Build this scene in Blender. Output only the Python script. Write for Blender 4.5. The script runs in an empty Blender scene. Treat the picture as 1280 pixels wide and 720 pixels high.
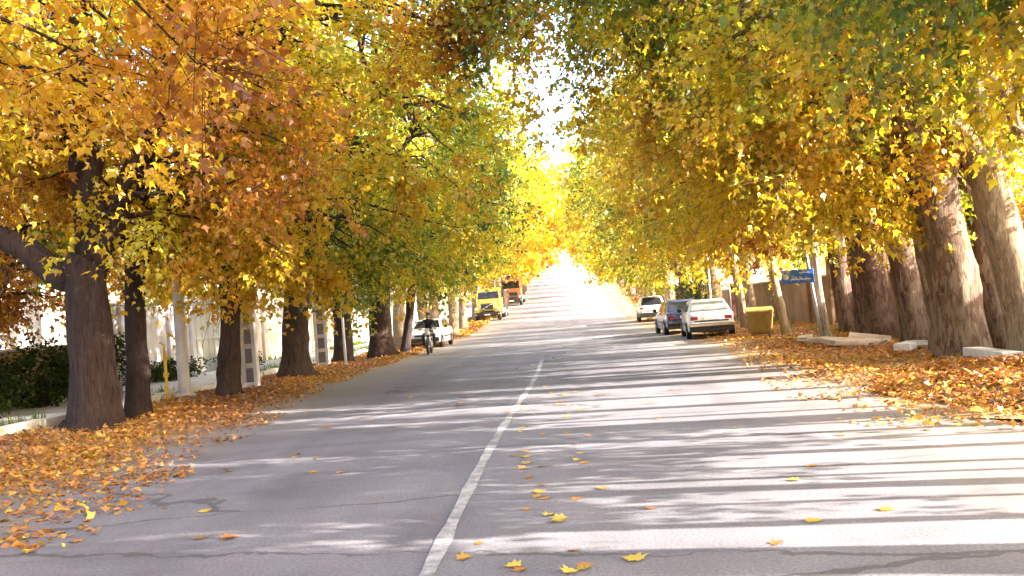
import bpy, bmesh, math, random
import numpy as np
from mathutils import Vector, Matrix, Euler

rng = np.random.default_rng(7)
random.seed(7)
R = math.radians
scene = bpy.context.scene
col = scene.collection

# ------------------------------------------------------------------ camera
cam_d = bpy.data.cameras.new('Camera')
cam = bpy.data.objects.new('Camera', cam_d)
col.objects.link(cam)
cam_d.sensor_width = 36.0
cam_d.lens = 1150 / 1280 * 36.0
cam_d.clip_end = 3000
cam.location = (1.05, 0, 1.6)
cam.rotation_euler = (Matrix.Rotation(R(3.74), 3, 'Z') @ Matrix.Rotation(R(91.3), 3, 'X')
                      @ Matrix.Rotation(R(-4.5), 3, 'Z')).to_euler()
scene.camera = cam

# ------------------------------------------------------------------ sky, sun, exposure
SUN_EL, SUN_AZ = R(23), R(-9)         # sun low on the right, almost square to the street
world = bpy.data.worlds.new('World')
scene.world = world
world.use_nodes = True
wt = world.node_tree
wt.nodes.clear()
sky = wt.nodes.new('ShaderNodeTexSky')
sky.sky_type = 'NISHITA'
sky.sun_disc = False
sky.sun_elevation = SUN_EL
sky.sun_rotation = math.pi / 2 - SUN_AZ
sky.air_density = 1.0
sky.dust_density = 3.0
bg = wt.nodes.new('ShaderNodeBackground')
bg.inputs['Strength'].default_value = 0.15
wo = wt.nodes.new('ShaderNodeOutputWorld')
wt.links.new(sky.outputs[0], bg.inputs['Color'])
wt.links.new(bg.outputs[0], wo.inputs['Surface'])

sl = bpy.data.lights.new('sun', 'SUN')
sl.energy = 3.2
sl.angle = R(0.5)
sl.color = (1.0, 0.93, 0.82)
so = bpy.data.objects.new('sun', sl)
col.objects.link(so)
sd = Vector((math.cos(SUN_EL) * math.cos(SUN_AZ), math.cos(SUN_EL) * math.sin(SUN_AZ), math.sin(SUN_EL)))
so.rotation_euler = (-sd).to_track_quat('-Z', 'Y').to_euler()
so.location = sd * 60

vs = scene.view_settings
vs.view_transform = 'Standard'
vs.look = 'None'
vs.gamma = 1.0
vs.use_curve_mapping = False
vs.exposure = 3.35
scene.cycles.max_bounces = 6
scene.cycles.transmission_bounces = 4


# ------------------------------------------------------------------ terrain profile
def zg(y):
    """height of the street along its length: level, then climbing to a crest"""
    y = np.asarray(y, dtype=float)
    a = np.where(y < 55, 0, .00082 * (np.clip(y, 55, 110) - 55) ** 2)
    b = .0902 * (np.clip(y, 110, 265) - 110)
    c = .0902 * 20 * (1 - np.exp(-(np.clip(y, 265, 9999) - 265) / 20))
    d = -.03 * (np.clip(y, 310, 9999) - 310)
    return a + b + c + d


def bend(y):
    """the far street swings a little to the left"""
    return -.0002 * np.clip(np.asarray(y, dtype=float) - 80, 0, 9999) ** 2


def zf(y):
    return float(zg(y))


def bf(y):
    return float(bend(y))


# ------------------------------------------------------------------ material helpers
class NT:
    def __init__(self, name):
        self.m = bpy.data.materials.new(name)
        self.m.use_nodes = True
        self.t = self.m.node_tree
        self.t.nodes.clear()
        self.out = self.t.nodes.new('ShaderNodeOutputMaterial')

    def n(self, kind, **kw):
        nd = self.t.nodes.new('ShaderNode' + kind)
        for k, v in kw.items():
            if k.startswith('i_'):
                nd.inputs[k[2:].replace('_', ' ')].default_value = v
            else:
                setattr(nd, k, v)
        return nd

    def l(self, a, b):
        self.t.links.new(a, b)

    def coord(self, scale=(1, 1, 1), space='Object'):
        tc = self.n('TexCoord')
        mp = self.n('Mapping')
        mp.inputs['Scale'].default_value = scale
        self.l(tc.outputs[space], mp.inputs['Vector'])
        return mp.outputs[0]

    def noise(self, vec, scale, detail=4, rough=.6, dist=0):
        nd = self.n('TexNoise')
        nd.inputs['Scale'].default_value = scale
        nd.inputs['Detail'].default_value = detail
        nd.inputs['Roughness'].default_value = rough
        nd.inputs['Distortion'].default_value = dist
        self.l(vec, nd.inputs['Vector'])
        return nd.outputs[0]

    def ramp(self, fac, stops, interp='LINEAR'):
        r = self.n('ValToRGB')
        r.color_ramp.interpolation = interp
        el = r.color_ramp.elements
        while len(el) < len(stops):
            el.new(.5)
        for e, (p, c) in zip(el, stops):
            e.position = p
            e.color = (*c, 1) if len(c) == 3 else c
        self.l(fac, r.inputs[0])
        return r.outputs[0]

    def mix(self, fac, a, b, blend='MIX'):
        m = self.n('Mix', data_type='RGBA', blend_type=blend)
        for inp, v in ((m.inputs[0], fac), (m.inputs[6], a), (m.inputs[7], b)):
            if hasattr(v, 'is_linked') or hasattr(v, 'links'):
                self.l(v, inp)
            elif isinstance(v, (int, float)):
                inp.default_value = v
            else:
                inp.default_value = (*v, 1)
        return m.outputs[2]

    def math(self, op, a, b=0.0):
        m = self.n('Math', operation=op)
        for inp, v in ((m.inputs[0], a), (m.inputs[1], b)):
            if isinstance(v, (int, float)):
                inp.default_value = v
            else:
                self.l(v, inp)
        return m.outputs[0]

    def bsdf(self, color, rough=.6, metallic=0, bump=None, bump_s=.3, bump_d=.02, spec=None, **kw):
        p = self.n('BsdfPrincipled')
        for nm, v in (('Base Color', color), ('Roughness', rough), ('Metallic', metallic)):
            if hasattr(v, 'links'):
                self.l(v, p.inputs[nm])
            elif isinstance(v, (int, float)):
                p.inputs[nm].default_value = v
            else:
                p.inputs[nm].default_value = (*v, 1)
        if spec is not None:
            p.inputs['Specular IOR Level'].default_value = spec
        if bump is not None:
            b = self.n('Bump')
            b.inputs['Strength'].default_value = bump_s
            b.inputs['Distance'].default_value = bump_d
            self.l(bump, b.inputs['Height'])
            self.l(b.outputs[0], p.inputs['Normal'])
        for k, v in kw.items():
            p.inputs[k.replace('_', ' ')].default_value = v
        self.l(p.outputs[0], self.out.inputs['Surface'])
        return self.m


def simple(name, color, rough=.5, metallic=0, var=.12, scale=6, coat=0):
    """paint, metal or plastic with dust and uneven gloss"""
    n = NT(name)
    v = n.coord()
    f = n.noise(v, scale, 6, .65)
    dark = tuple(c * (1 - var) for c in color)
    dust = tuple(min(1, c * (1 - var * .5) + .04 * var * 4) for c in color)
    c = n.ramp(f, [(.3, dark), (.5, color), (.72, dust)])
    r = n.ramp(f, [(.3, (rough * .8,) * 3), (.7, (min(1, rough * 1.25),) * 3)])
    return n.bsdf(c, r, metallic, Coat_Weight=coat, Coat_Roughness=.08)


M = {}


def make_leaf_material(name, ground=False):
    n = NT(name)
    at = n.n('Attribute', attribute_name='lt')
    ah = n.n('Attribute', attribute_name='lh')
    oi = n.n('ObjectInfo')
    sp = n.n('SeparateColor')
    n.l(oi.outputs['Color'], sp.inputs[0])
    t = n.math('ADD', sp.outputs[0], at.outputs['Fac'])
    hh = n.math('MULTIPLY', n.math('SUBTRACT', sp.outputs[1], .5), ah.outputs['Fac'])
    t = n.math('ADD', t, hh)
    c = n.ramp(t, [(.0, (.12, .15, .03)), (.3, (.42, .36, .07)), (.46, (.62, .44, .07)), (.58, (.60, .31, .045)), (.70, (.52, .21, .035)),
                   (.82, (.42, .165, .055)), (.92, (.34, .19, .11)), (1.0, (.22, .13, .085))]) if ground else n.ramp(t, [(.0, (.045, .10, .012)), (.16, (.10, .19, .016)), (.30, (.36, .38, .022)),
                   (.44, (.74, .62, .035)), (.58, (.78, .49, .025)), (.74, (.64, .29, .018)),
                   (.88, (.36, .11, .012)), (1.0, (.17, .055, .012))])
    d = n.n('BsdfDiffuse')
    n.l(c, d.inputs['Color'])
    tr = n.n('BsdfTranslucent')
    bright = n.mix(1.0, c, (1.0, .96, .5), 'MULTIPLY')
    n.l(bright, tr.inputs['Color'])
    ms = n.n('MixShader')
    ms.inputs[0].default_value = .15 if ground else .6
    n.l(d.outputs[0], ms.inputs[1])
    n.l(tr.outputs[0], ms.inputs[2])
    g = n.n('BsdfGlossy')
    g.inputs['Roughness'].default_value = .42
    g.inputs['Color'].default_value = (1, 1, 1, 1)
    m2 = n.n('MixShader')
    m2.inputs[0].default_value = .045
    n.l(ms.outputs[0], m2.inputs[1])
    n.l(g.outputs[0], m2.inputs[2])
    n.l(m2.outputs[0], n.out.inputs['Surface'])
    return n.m


M['leaf'] = make_leaf_material('autumn_leaf')
M['litter'] = make_leaf_material('fallen_leaf_litter', True)


def make_bark(name):
    n = NT(name)
    oi = n.n('ObjectInfo')
    v = n.coord((1, 1, .38))
    v2 = n.coord((1, 1, .16))
    base = oi.outputs['Color']
    a = oi.outputs['Alpha']
    f1 = n.noise(v, 3.2, 5, .6, .6)
    pale = n.mix(n.ramp(f1, [(.52, (0, 0, 0)), (.60, (1, 1, 1))]), (0, 0, 0), (1, 1, 1))
    vz = n.n('TexVoronoi', feature='F1')
    vz.inputs['Scale'].default_value = 4.5
    dv = n.n('VectorMath', operation='ADD')
    nz_ = n.n('TexNoise')
    nz_.inputs['Scale'].default_value = 5
    n.l(v, nz_.inputs['Vector'])
    n.l(v, dv.inputs[0])
    n.l(nz_.outputs['Color'], dv.inputs[1])
    n.l(dv.outputs[0], vz.inputs['Vector'])
    cell = n.n('SeparateColor')
    n.l(vz.outputs['Color'], cell.inputs[0])
    flake = n.ramp(cell.outputs[0], [(.0, (0, 0, 0)), (.62, (.1, .1, .1)), (.66, (1, 1, 1))])
    fac = n.math('MULTIPLY', n.math('MAXIMUM', pale, flake), a)
    c = n.mix(fac, base, (.40, .31, .21))
    f2 = n.noise(v2, 19, 7, .72, .8)
    c = n.mix(.85, c, n.ramp(f2, [(.36, (.28, .25, .24)), (.48, (.85, .84, .82)), (.58, (1.1, 1.08, 1.05)), (.75, (1.45, 1.38, 1.28))]), 'MULTIPLY')
    f3 = n.noise(v, 1.1, 3, .5)
    c = n.mix(.5, c, n.ramp(f3, [(.35, (.6, .6, .58)), (.65, (1.1, 1.1, 1.1))]), 'MULTIPLY')
    h = n.math('ADD', n.mix(.5, f2, f1), n.math('MULTIPLY', cell.outputs[0], .5))
    return n.bsdf(c, .85, 0, h, 1.0, .09, .25)


M['bark'] = make_bark('plane_tree_bark')


def make_asphalt():
    n = NT('worn_asphalt')
    v = n.coord()
    grain = n.noise(v, 38, 5, .75)
    blot = n.noise(v, .8, 6, .62, .4)
    lane = n.noise(n.coord((.9, .05, 1)), 1.6, 4, .55)
    band = n.noise(n.coord((.10, 1.0, 1)), 1.5, 6, .68, .5)
    c = n.ramp(grain, [(.25, (.112, .106, .124)), (.5, (.188, .178, .2)), (.75, (.285, .27, .29))])
    c = n.mix(.8, c, n.ramp(blot, [(.28, (.62, .61, .62)), (.42, (.86, .85, .86)), (.55, (1, 1, 1)), (.75, (1.14, 1.12, 1.09))]), 'MULTIPLY')
    c = n.mix(.6, c, n.ramp(lane, [(.35, (.78, .78, .79)), (.6, (1.08, 1.07, 1.05))]), 'MULTIPLY')
    c = n.mix(.6, c, n.ramp(band, [(.34, (.66, .65, .66)), (.46, (.95, .95, .95)), (.66, (1.1, 1.08, 1.06))]), 'MULTIPLY')
    # thin branch shadows painted into the colour as dark crack-like cross lines
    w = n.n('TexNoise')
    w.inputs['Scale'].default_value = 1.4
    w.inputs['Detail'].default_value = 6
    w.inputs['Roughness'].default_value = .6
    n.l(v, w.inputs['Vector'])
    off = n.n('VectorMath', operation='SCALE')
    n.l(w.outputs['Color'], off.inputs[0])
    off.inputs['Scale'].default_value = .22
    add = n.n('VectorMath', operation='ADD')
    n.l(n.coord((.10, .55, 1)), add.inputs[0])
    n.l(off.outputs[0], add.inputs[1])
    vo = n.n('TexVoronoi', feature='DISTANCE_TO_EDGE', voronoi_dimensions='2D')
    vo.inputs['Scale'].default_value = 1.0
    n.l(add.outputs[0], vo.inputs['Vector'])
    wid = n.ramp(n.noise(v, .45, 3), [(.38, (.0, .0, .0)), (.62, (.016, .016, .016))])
    sh_line = n.math('LESS_THAN', vo.outputs['Distance'], wid)
    c = n.mix(n.math('MULTIPLY', sh_line, .7), c, (.07, .062, .064))
    # oil and damp stains
    st = n.noise(v, .33, 5, .7, 1.2)
    c = n.mix(n.ramp(st, [(.62, (0, 0, 0)), (.75, (.5, .5, .5))]), c, (.10, .094, .09))
    # dust and soil creeping in from the verges
    sx = n.n('SeparateXYZ')
    n.l(v, sx.inputs[0])
    ed = n.math('ADD', n.math('ABSOLUTE', sx.outputs[0]), n.math('MULTIPLY', n.noise(v, 1.3, 6, .7), 2.4))
    c = n.mix(n.ramp(n.math('MULTIPLY', ed, .1), [(.46, (0, 0, 0)), (.64, (.6, .6, .6))]), c, (.30, .245, .19))
    hb = n.math('SUBTRACT', grain, n.math('MULTIPLY', sh_line, 1.5))
    return n.bsdf(c, n.ramp(blot, [(.3, (.62,) * 3), (.7, (.85,) * 3)]), 0, hb, .45, .012, .35)


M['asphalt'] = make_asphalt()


def make_paint_line():
    n = NT('worn_road_paint')
    v = n.coord()
    f = n.noise(v, 7, 8, .8, .3)
    f2 = n.noise(n.coord((1, .35, 1)), 1.1, 3, .6)
    k = n.math('ADD', f, n.math('MULTIPLY', f2, .55))
    c = n.ramp(k, [(.66, (.2, .185, .2)), (.8, (.36, .345, .35)), (.98, (.56, .54, .53))])
    return n.bsdf(c, .7, 0, f, .3, .01)


M['line'] = make_paint_line()


def ground_mat(name, stops, scale=2.2, bump=.5, dist=.05, fine=24):
    n = NT(name)
    v = n.coord()
    f = n.noise(v, scale, 8, .7, .4)
    g = n.noise(v, fine, 5, .75)
    c = n.ramp(f, stops)
    c = n.mix(.65, c, n.ramp(g, [(.28, (.55, .52, .5)), (.5, (1, 1, 1)), (.75, (1.25, 1.2, 1.1))]), 'MULTIPLY')
    h = n.math('ADD', f, n.math('MULTIPLY', g, .4))
    return n.bsdf(c, .92, 0, h, bump, dist, .2)


M['soil'] = ground_mat('dry_soil', [(.3, (.16, .11, .075)), (.5, (.27, .2, .14)), (.7, (.36, .28, .2))])
M['shoulder'] = ground_mat('leafy_shoulder', [(.28, (.2, .12, .06)), (.45, (.34, .2, .08)), (.6, (.4, .3, .2)), (.75, (.42, .36, .28))], 1.6)
M['concrete'] = ground_mat('pale_concrete', [(.3, (.36, .34, .31)), (.5, (.5, .47, .43)), (.7, (.6, .57, .52))], 1.2, .25, .02, 30)
M['kerb'] = ground_mat('whitewashed_kerb', [(.3, (.46, .43, .39)), (.5, (.66, .63, .58)), (.7, (.76, .73, .68))], 1.7, .3, .02, 22)
M['slab'] = ground_mat('broken_slab', [(.3, (.33, .26, .2)), (.5, (.5, .41, .33)), (.7, (.62, .54, .46))], 2.0, .4, .02, 22)


def wall_mat(name, c0, c1, c2, streak=.5, rough=.9):
    n = NT(name)
    f = n.noise(n.coord(), .9, 7, .65, .3)
    s = n.noise(n.coord((1, 1, .12)), 3.2, 5, .65)
    g = n.noise(n.coord(), 30, 4, .7)
    c = n.ramp(f, [(.3, c0), (.5, c1), (.7, c2)])
    c = n.mix(streak, c, n.ramp(s, [(.3, (.62, .6, .57)), (.55, (1, 1, 1)), (.8, (1.08, 1.07, 1.05))]), 'MULTIPLY')
    return n.bsdf(c, rough, 0, g, .35, .012, .2)


M['white_plaster'] = wall_mat('white_plaster', (.6, .57, .53), (.76, .73, .7), (.82, .8, .77), .35)
M['grey_plaster'] = wall_mat('grey_render', (.38, .35, .36), (.5, .465, .47), (.58, .54, .54), .45)
M['pink_plaster'] = wall_mat('pinkish_render', (.45, .36, .3), (.6, .5, .43), (.66, .58, .5), .45)
M['mud'] = wall_mat('mud_plaster', (.17, .105, .07), (.26, .165, .11), (.33, .22, .15), .6)
M['brick_red'] = wall_mat('dull_red_brick', (.14, .06, .04), (.2, .085, .055), (.26, .12, .08), .5)
M['coping'] = wall_mat('stone_coping', (.4, .35, .3), (.5, .45, .4), (.58, .53, .48), .3)
M['pole_concrete'] = wall_mat('pole_concrete', (.48, .43, .41), (.6, .55, .53), (.7, .65, .62), .4)
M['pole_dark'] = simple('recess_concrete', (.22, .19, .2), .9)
M['white_metal'] = simple('white_painted_metal', (.74, .72, .7), .45, 0, .15)
M['maroon_metal'] = simple('maroon_gate_paint', (.12, .045, .04), .5, 0, .35, 3)
M['brown_metal'] = simple('brown_gate_paint', (.2, .11, .075), .55, 0, .3, 3)
M['yellow_pipe'] = simple('yellow_pipe_paint', (.62, .38, .04), .45, 0, .2)
M['grey_metal'] = simple('galvanised_metal', (.5, .49, .5), .4, .6, .2)
M['bin'] = simple('mustard_bin_paint', (.30, .20, .04), .55, 0, .35, 4)
M['bin_dark'] = simple('dark_bin_paint', (.2, .15, .03), .7, 0, .3)  # darker mustard paint of the trunnions
M['rubber'] = simple('tyre_rubber', (.022, .021, .022), .8, 0, .3, 10)
M['black'] = simple('black_plastic', (.025, .024, .026), .5, 0, .2)
M['chrome'] = simple('chrome', (.72, .71, .7), .2, 1, .1)
M['rim'] = simple('wheel_rim', (.42, .42, .43), .35, .8, .2)
M['glass'] = simple('car_glass', (.02, .022, .026), .06, 0, .1, 2)
M['glass_blue'] = simple('tinted_windscreen', (.035, .04, .1), .08, 0, .1, 2)
M['glass_pale'] = simple('rear_glass_painted_sky', (.30, .33, .30), .16, 0, .25, 3)  # pale sky reflection painted into the glass colour
M['car_white'] = simple('white_car_paint', (.82, .8, .8), .3, 0, .06, 4, .6)
M['car_blue'] = simple('dark_blue_car_paint', (.035, .06, .18), .25, 0, .15, 4, .7)
M['truck_yellow'] = simple('yellow_truck_paint', (.72, .56, .10), .4, 0, .15, 3, .3)
M['truck_orange'] = simple('orange_truck_paint', (.55, .17, .06), .4, 0, .2, 3, .3)
M['truck_red'] = simple('faded_red_truck_paint', (.42, .16, .12), .5, 0, .2, 3, .2)
M['bed_steel'] = simple('tipper_bed_steel', (.16, .1, .075), .6, .2, .35, 3)
M['lamp_red'] = simple('red_lamp_lens', (.28, .02, .02), .2, 0, .1)
M['lamp_clear'] = simple('clear_lamp_lens', (.7, .7, .68), .12, 0, .1)
M['plate'] = simple('number_plate', (.72, .72, .68), .5, 0, .1)
M['sign_blue'] = simple('blue_sign_sheet', (.03, .17, .62), .4, 0, .12)
M['sign_white'] = simple('white_sign_sheet', (.8, .8, .8), .4, 0, .06)
M['cloth_dark'] = simple('dark_cloth', (.018, .018, .024), .9, 0, .3, 12)
M['cloth_trouser'] = simple('dark_trousers', (.03, .03, .042), .9, 0, .3, 12)
M['skin'] = simple('skin', (.45, .27, .19), .55, 0, .1)
M['hair'] = simple('black_hair', (.012, .01, .01), .6, 0, .2, 30)
M['shoe'] = simple('shoe_leather', (.03, .022, .018), .45, 0, .2)
M['bike_red'] = simple('motorbike_paint', (.05, .05, .07), .3, 0, .2, 4, .5)
M['wood'] = simple('dark_door_wood', (.06, .035, .028), .6, 0, .3, 5)


def plant_mat(name, a, b):
    n = NT(name)
    at = n.n('Attribute', attribute_name='lt')
    c = n.ramp(n.math('ADD', at.outputs['Fac'], .5), [(.25, a), (.75, b)])
    d = n.n('BsdfDiffuse')
    tr = n.n('BsdfTranslucent')
    n.l(c, d.inputs['Color'])
    n.l(c, tr.inputs['Color'])
    ms = n.n('MixShader')
    ms.inputs[0].default_value = .3
    n.l(d.outputs[0], ms.inputs[1])
    n.l(tr.outputs[0], ms.inputs[2])
    n.l(ms.outputs[0], n.out.inputs['Surface'])
    return n.m


M['shrub'] = plant_mat('shrub_leaf', (.018, .03, .01), (.06, .085, .02))
M['grass'] = plant_mat('grass_blade', (.09, .16, .02), (.28, .34, .06))


# ------------------------------------------------------------------ object helpers
def link(name, me, mat=None, parent=None, loc=None, rot=None):
    o = bpy.data.objects.new(name, me)
    col.objects.link(o)
    if mat is not None and me is not None:
        me.materials.clear()
        me.materials.append(M[mat] if isinstance(mat, str) else mat)
    if parent is not None:
        o.parent = parent
    if loc is not None:
        o.location = loc
    if rot is not None:
        o.rotation_euler = rot
    return o


def tag(o, label=None, cat=None, group=None, kind=None):
    if label:
        o['label'] = label
    if cat:
        o['category'] = cat
    if group:
        o['group'] = group
    if kind:
        o['kind'] = kind
    return o


def thing(name, label, cat, loc=(0, 0, 0), rz=0, group=None):
    o = link(name, None, None, None, loc, (0, 0, rz))
    return tag(o, label, cat, group)


def np_mesh(name, verts, tris=None, quads=None, smooth=False, attrs=None):
    me = bpy.data.meshes.new(name)
    verts = np.asarray(verts, dtype=np.float32).reshape(-1, 3)
    faces = []
    nt = 0 if tris is None else len(tris)
    nq = 0 if quads is None else len(quads)
    loops = np.concatenate(([np.asarray(tris, dtype=np.int32).ravel()] if nt else []) +
                           ([np.asarray(quads, dtype=np.int32).ravel()] if nq else []))
    tot = np.concatenate([np.full(nt, 3, np.int32), np.full(nq, 4, np.int32)])
    start = np.concatenate([[0], np.cumsum(tot)[:-1]]).astype(np.int32)
    me.vertices.add(len(verts))
    me.vertices.foreach_set('co', verts.ravel())
    me.loops.add(len(loops))
    me.loops.foreach_set('vertex_index', loops.astype(np.int32))
    me.polygons.add(nt + nq)
    me.polygons.foreach_set('loop_start', start)
    me.polygons.foreach_set('loop_total', tot)
    if smooth:
        me.polygons.foreach_set('use_smooth', np.ones(nt + nq, dtype=bool))
    me.update(calc_edges=True)
    for k, a in (attrs or {}).items():
        at = me.attributes.new(k, 'FLOAT', 'POINT')
        at.data.foreach_set('value', np.asarray(a, dtype=np.float32))
    return me


def frame(d):
    d = np.asarray(d, float)
    d = d / (np.linalg.norm(d) + 1e-9)
    a = np.array([0, 0, 1.]) if abs(d[2]) < .9 else np.array([1., 0, 0])
    u = np.cross(a, d)
    u /= np.linalg.norm(u)
    return u, np.cross(d, u), d


class MB:
    def __init__(self):
        self.v, self.f, self.s = [], [], []

    def add(self, verts, faces, smooth=False):
        b = len(self.v)
        self.v += [tuple(map(float, p)) for p in verts]
        self.f += [tuple(i + b for i in fc) for fc in faces]
        self.s += [smooth] * len(faces)
        return self

    def box(self, lo, hi):
        x0, y0, z0 = lo
        x1, y1, z1 = hi
        return self.add([(x0, y0, z0), (x1, y0, z0), (x1, y1, z0), (x0, y1, z0), (x0, y0, z1), (x1, y0, z1), (x1, y1, z1), (x0, y1, z1)],
                        [(0, 3, 2, 1), (4, 5, 6, 7), (0, 1, 5, 4), (1, 2, 6, 5), (2, 3, 7, 6), (3, 0, 4, 7)])

    def rbox(self, lo, hi, r=.03, seg=2, taper=None):
        """bevelled box; taper = (sx, sy) scale of the top face"""
        bm = bmesh.new()
        bmesh.ops.create_cube(bm, size=1)
        c = [(a + b) / 2 for a, b in zip(lo, hi)]
        s = [b - a for a, b in zip(lo, hi)]
        for v in bm.verts:
            k = (taper if (taper and v.co.z > 0) else (1, 1))
            v.co = Vector((c[0] + v.co.x * s[0] * k[0], c[1] + v.co.y * s[1] * k[1], c[2] + v.co.z * s[2]))
        bmesh.ops.bevel(bm, geom=list(bm.edges), offset=r, segments=seg, affect='EDGES', profile=.5)
        bm.verts.index_update()
        self.add([v.co[:] for v in bm.verts], [[v.index for v in f.verts] for f in bm.faces], False)
        bm.free()
        return self

    def tube(self, path, rad, n=8, cap=True, smooth=True, disp=None):
        path = np.asarray(path, float)
        m = len(path)
        rad = np.broadcast_to(np.asarray(rad, float), (m,))
        tan = np.gradient(path, axis=0)
        u, w, _ = frame(tan[0])
        vs_, b = [], 0
        for i in range(m):
            d = tan[i] / (np.linalg.norm(tan[i]) + 1e-9)
            u = u - d * np.dot(u, d)
            u /= np.linalg.norm(u) + 1e-9
            w = np.cross(d, u)
            for k in range(n):
                a = 2 * math.pi * k / n
                r = rad[i] * (disp(a, path[i]) if disp else 1)
                vs_.append(path[i] + r * (math.cos(a) * u + math.sin(a) * w))
        fs = []
        for i in range(m - 1):
            for k in range(n):
                k2 = (k + 1) % n
                fs.append((i * n + k, i * n + k2, (i + 1) * n + k2, (i + 1) * n + k))
        if cap:
            fs.append(tuple(range(n - 1, -1, -1)))
            fs.append(tuple((m - 1) * n + k for k in range(n)))
        return self.add(vs_, fs, smooth)

    def lathe(self, prof, n=24, axis='x', c=(0, 0, 0), smooth=True):
        """prof = (radius, offset along axis)"""
        vs_ = []
        for r, h in prof:
            for k in range(n):
                a = 2 * math.pi * k / n
                p = {'x': (h, r * math.cos(a), r * math.sin(a)), 'y': (r * math.cos(a), h, r * math.sin(a)),
                     'z': (r * math.cos(a), r * math.sin(a), h)}[axis]
                vs_.append((p[0] + c[0], p[1] + c[1], p[2] + c[2]))
        fs = []
        for i in range(len(prof) - 1):
            for k in range(n):
                k2 = (k + 1) % n
                fs.append((i * n + k, i * n + k2, (i + 1) * n + k2, (i + 1) * n + k))
        if prof[0][0] > 1e-4:
            fs.append(tuple(range(n - 1, -1, -1)))
        if prof[-1][0] > 1e-4:
            fs.append(tuple((len(prof) - 1) * n + k for k in range(n)))
        return self.add(vs_, fs, smooth)

    def loft(self, rings, smooth=True, cap=True):
        n = len(rings[0])
        vs_ = [p for r in rings for p in r]
        fs = []
        for i in range(len(rings) - 1):
            for k in range(n):
                k2 = (k + 1) % n
                fs.append((i * n + k, i * n + k2, (i + 1) * n + k2, (i + 1) * n + k))
        if cap:
            fs.append(tuple(range(n - 1, -1, -1)))
            fs.append(tuple((len(rings) - 1) * n + k for k in range(n)))
        return self.add(vs_, fs, smooth)

    def panel(self, q, t):
        """a quad given thickness t along its normal"""
        q = [np.asarray(p, float) for p in q]
        nrm = np.cross(q[1] - q[0], q[3] - q[0])
        nrm /= np.linalg.norm(nrm) + 1e-9
        return self.add([p for p in q] + [p + nrm * t for p in q],
                        [(3, 2, 1, 0), (4, 5, 6, 7), (0, 1, 5, 4), (1, 2, 6, 5), (2, 3, 7, 6), (3, 0, 4, 7)])

    def mesh(self, name):
        me = bpy.data.meshes.new(name)
        me.from_pydata(self.v, [], self.f)
        me.polygons.foreach_set('use_smooth', self.s)
        bm = bmesh.new()
        bm.from_mesh(me)
        bmesh.ops.recalc_face_normals(bm, faces=bm.faces)
        bm.to_mesh(me)
        bm.free()
        me.update()
        return me

    def build(self, name, mat, parent=None, loc=None, rot=None):
        return link(name, self.mesh(name), mat, parent, loc, rot)


def rrect(hw, z0, z1, r0=.08, r1=.12, seg=3):
    """rounded rectangle in (x, z)"""
    pts = []
    for cx, cz, r, a0 in ((hw - r1, z1 - r1, r1, 0), (-hw + r1, z1 - r1, r1, 90), (-hw + r0, z0 + r0, r0, 180), (hw - r0, z0 + r0, r0, 270)):
        for k in range(seg + 1):
            a = R(a0 + 90 * k / seg)
            pts.append((cx + r * math.cos(a), cz + r * math.sin(a)))
    return pts


def copy_tree(o, parent=None):
    c = o.copy()
    col.objects.link(c)
    c.parent = parent
    for ch in list(o.children):
        copy_tree(ch, c)
    return c


# ------------------------------------------------------------------ setting: ground, road, shoulders
YS = np.concatenate([np.arange(-40, 50, 2.5), np.arange(50, 330, 5), np.arange(330, 900, 40)])


def strip(name, mat, xl, xr, dz, y0, y1, nx=2, jit=0, bump=0, ragged=0, wide=0):
    ys = YS[(YS >= y0) & (YS <= y1)]
    if jit or bump:
        ys = np.arange(y0, y1, .5 if y1 < 80 else 1.5)
    V = []
    for y in ys:
        for i in range(nx):
            f = i / (nx - 1)
            k_ = 1 + wide * min(1, max(0, (y - 35) / 30))
            x = (xl + (xr - xl) * f) * k_
            z = zf(y) + dz
            if jit and i in (0, nx - 1):
                x += jit * (math.sin(y * 1.3 + i) * .5 + math.sin(y * .47 + 2 * i) * .5 + random.uniform(-.4, .4))
            if bump:
                z -= .03 if i in (0, nx - 1) else 0
                z += bump * (math.sin(x * 2.1 + y * .9) * .3 + math.sin(x * .8 - y * 1.7) * .3 + random.uniform(-.3, .3)) * (1 if 0 < i < nx - 1 else .1)
            yo = y
            if ragged and y < y0 + .1:
                yo = y + ragged * (1 + math.sin(x * 2.3) + .5 * math.sin(x * 5.1)) * .4 + .9 * max(0, 6.0 - x)
                z -= .014
            V.append((x + bf(y), yo, z))
    Q = [(j * nx + i, j * nx + i + 1, (j + 1) * nx + i + 1, (j + 1) * nx + i) for j in range(len(ys) - 1) for i in range(nx - 1)]
    o = link(name, np_mesh(name, V, None, Q, True), mat)
    return tag(o, kind='structure')


strip('ground', 'soil', -400, 400, -.02, -40, 900, 9)
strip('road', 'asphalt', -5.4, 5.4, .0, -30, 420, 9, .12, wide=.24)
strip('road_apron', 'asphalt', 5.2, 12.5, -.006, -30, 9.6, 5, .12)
strip('shoulder_left', 'shoulder', -8.95, -5.0, -.003, -30, 300, 7, .22, .05)
strip('shoulder_right', 'shoulder', 4.9, 10.2, .012, 9.6, 300, 14, .25, .06, .5)
strip('sidewalk', 'concrete', -13.4, -9.12, .10, -20, 140, 3)

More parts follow.
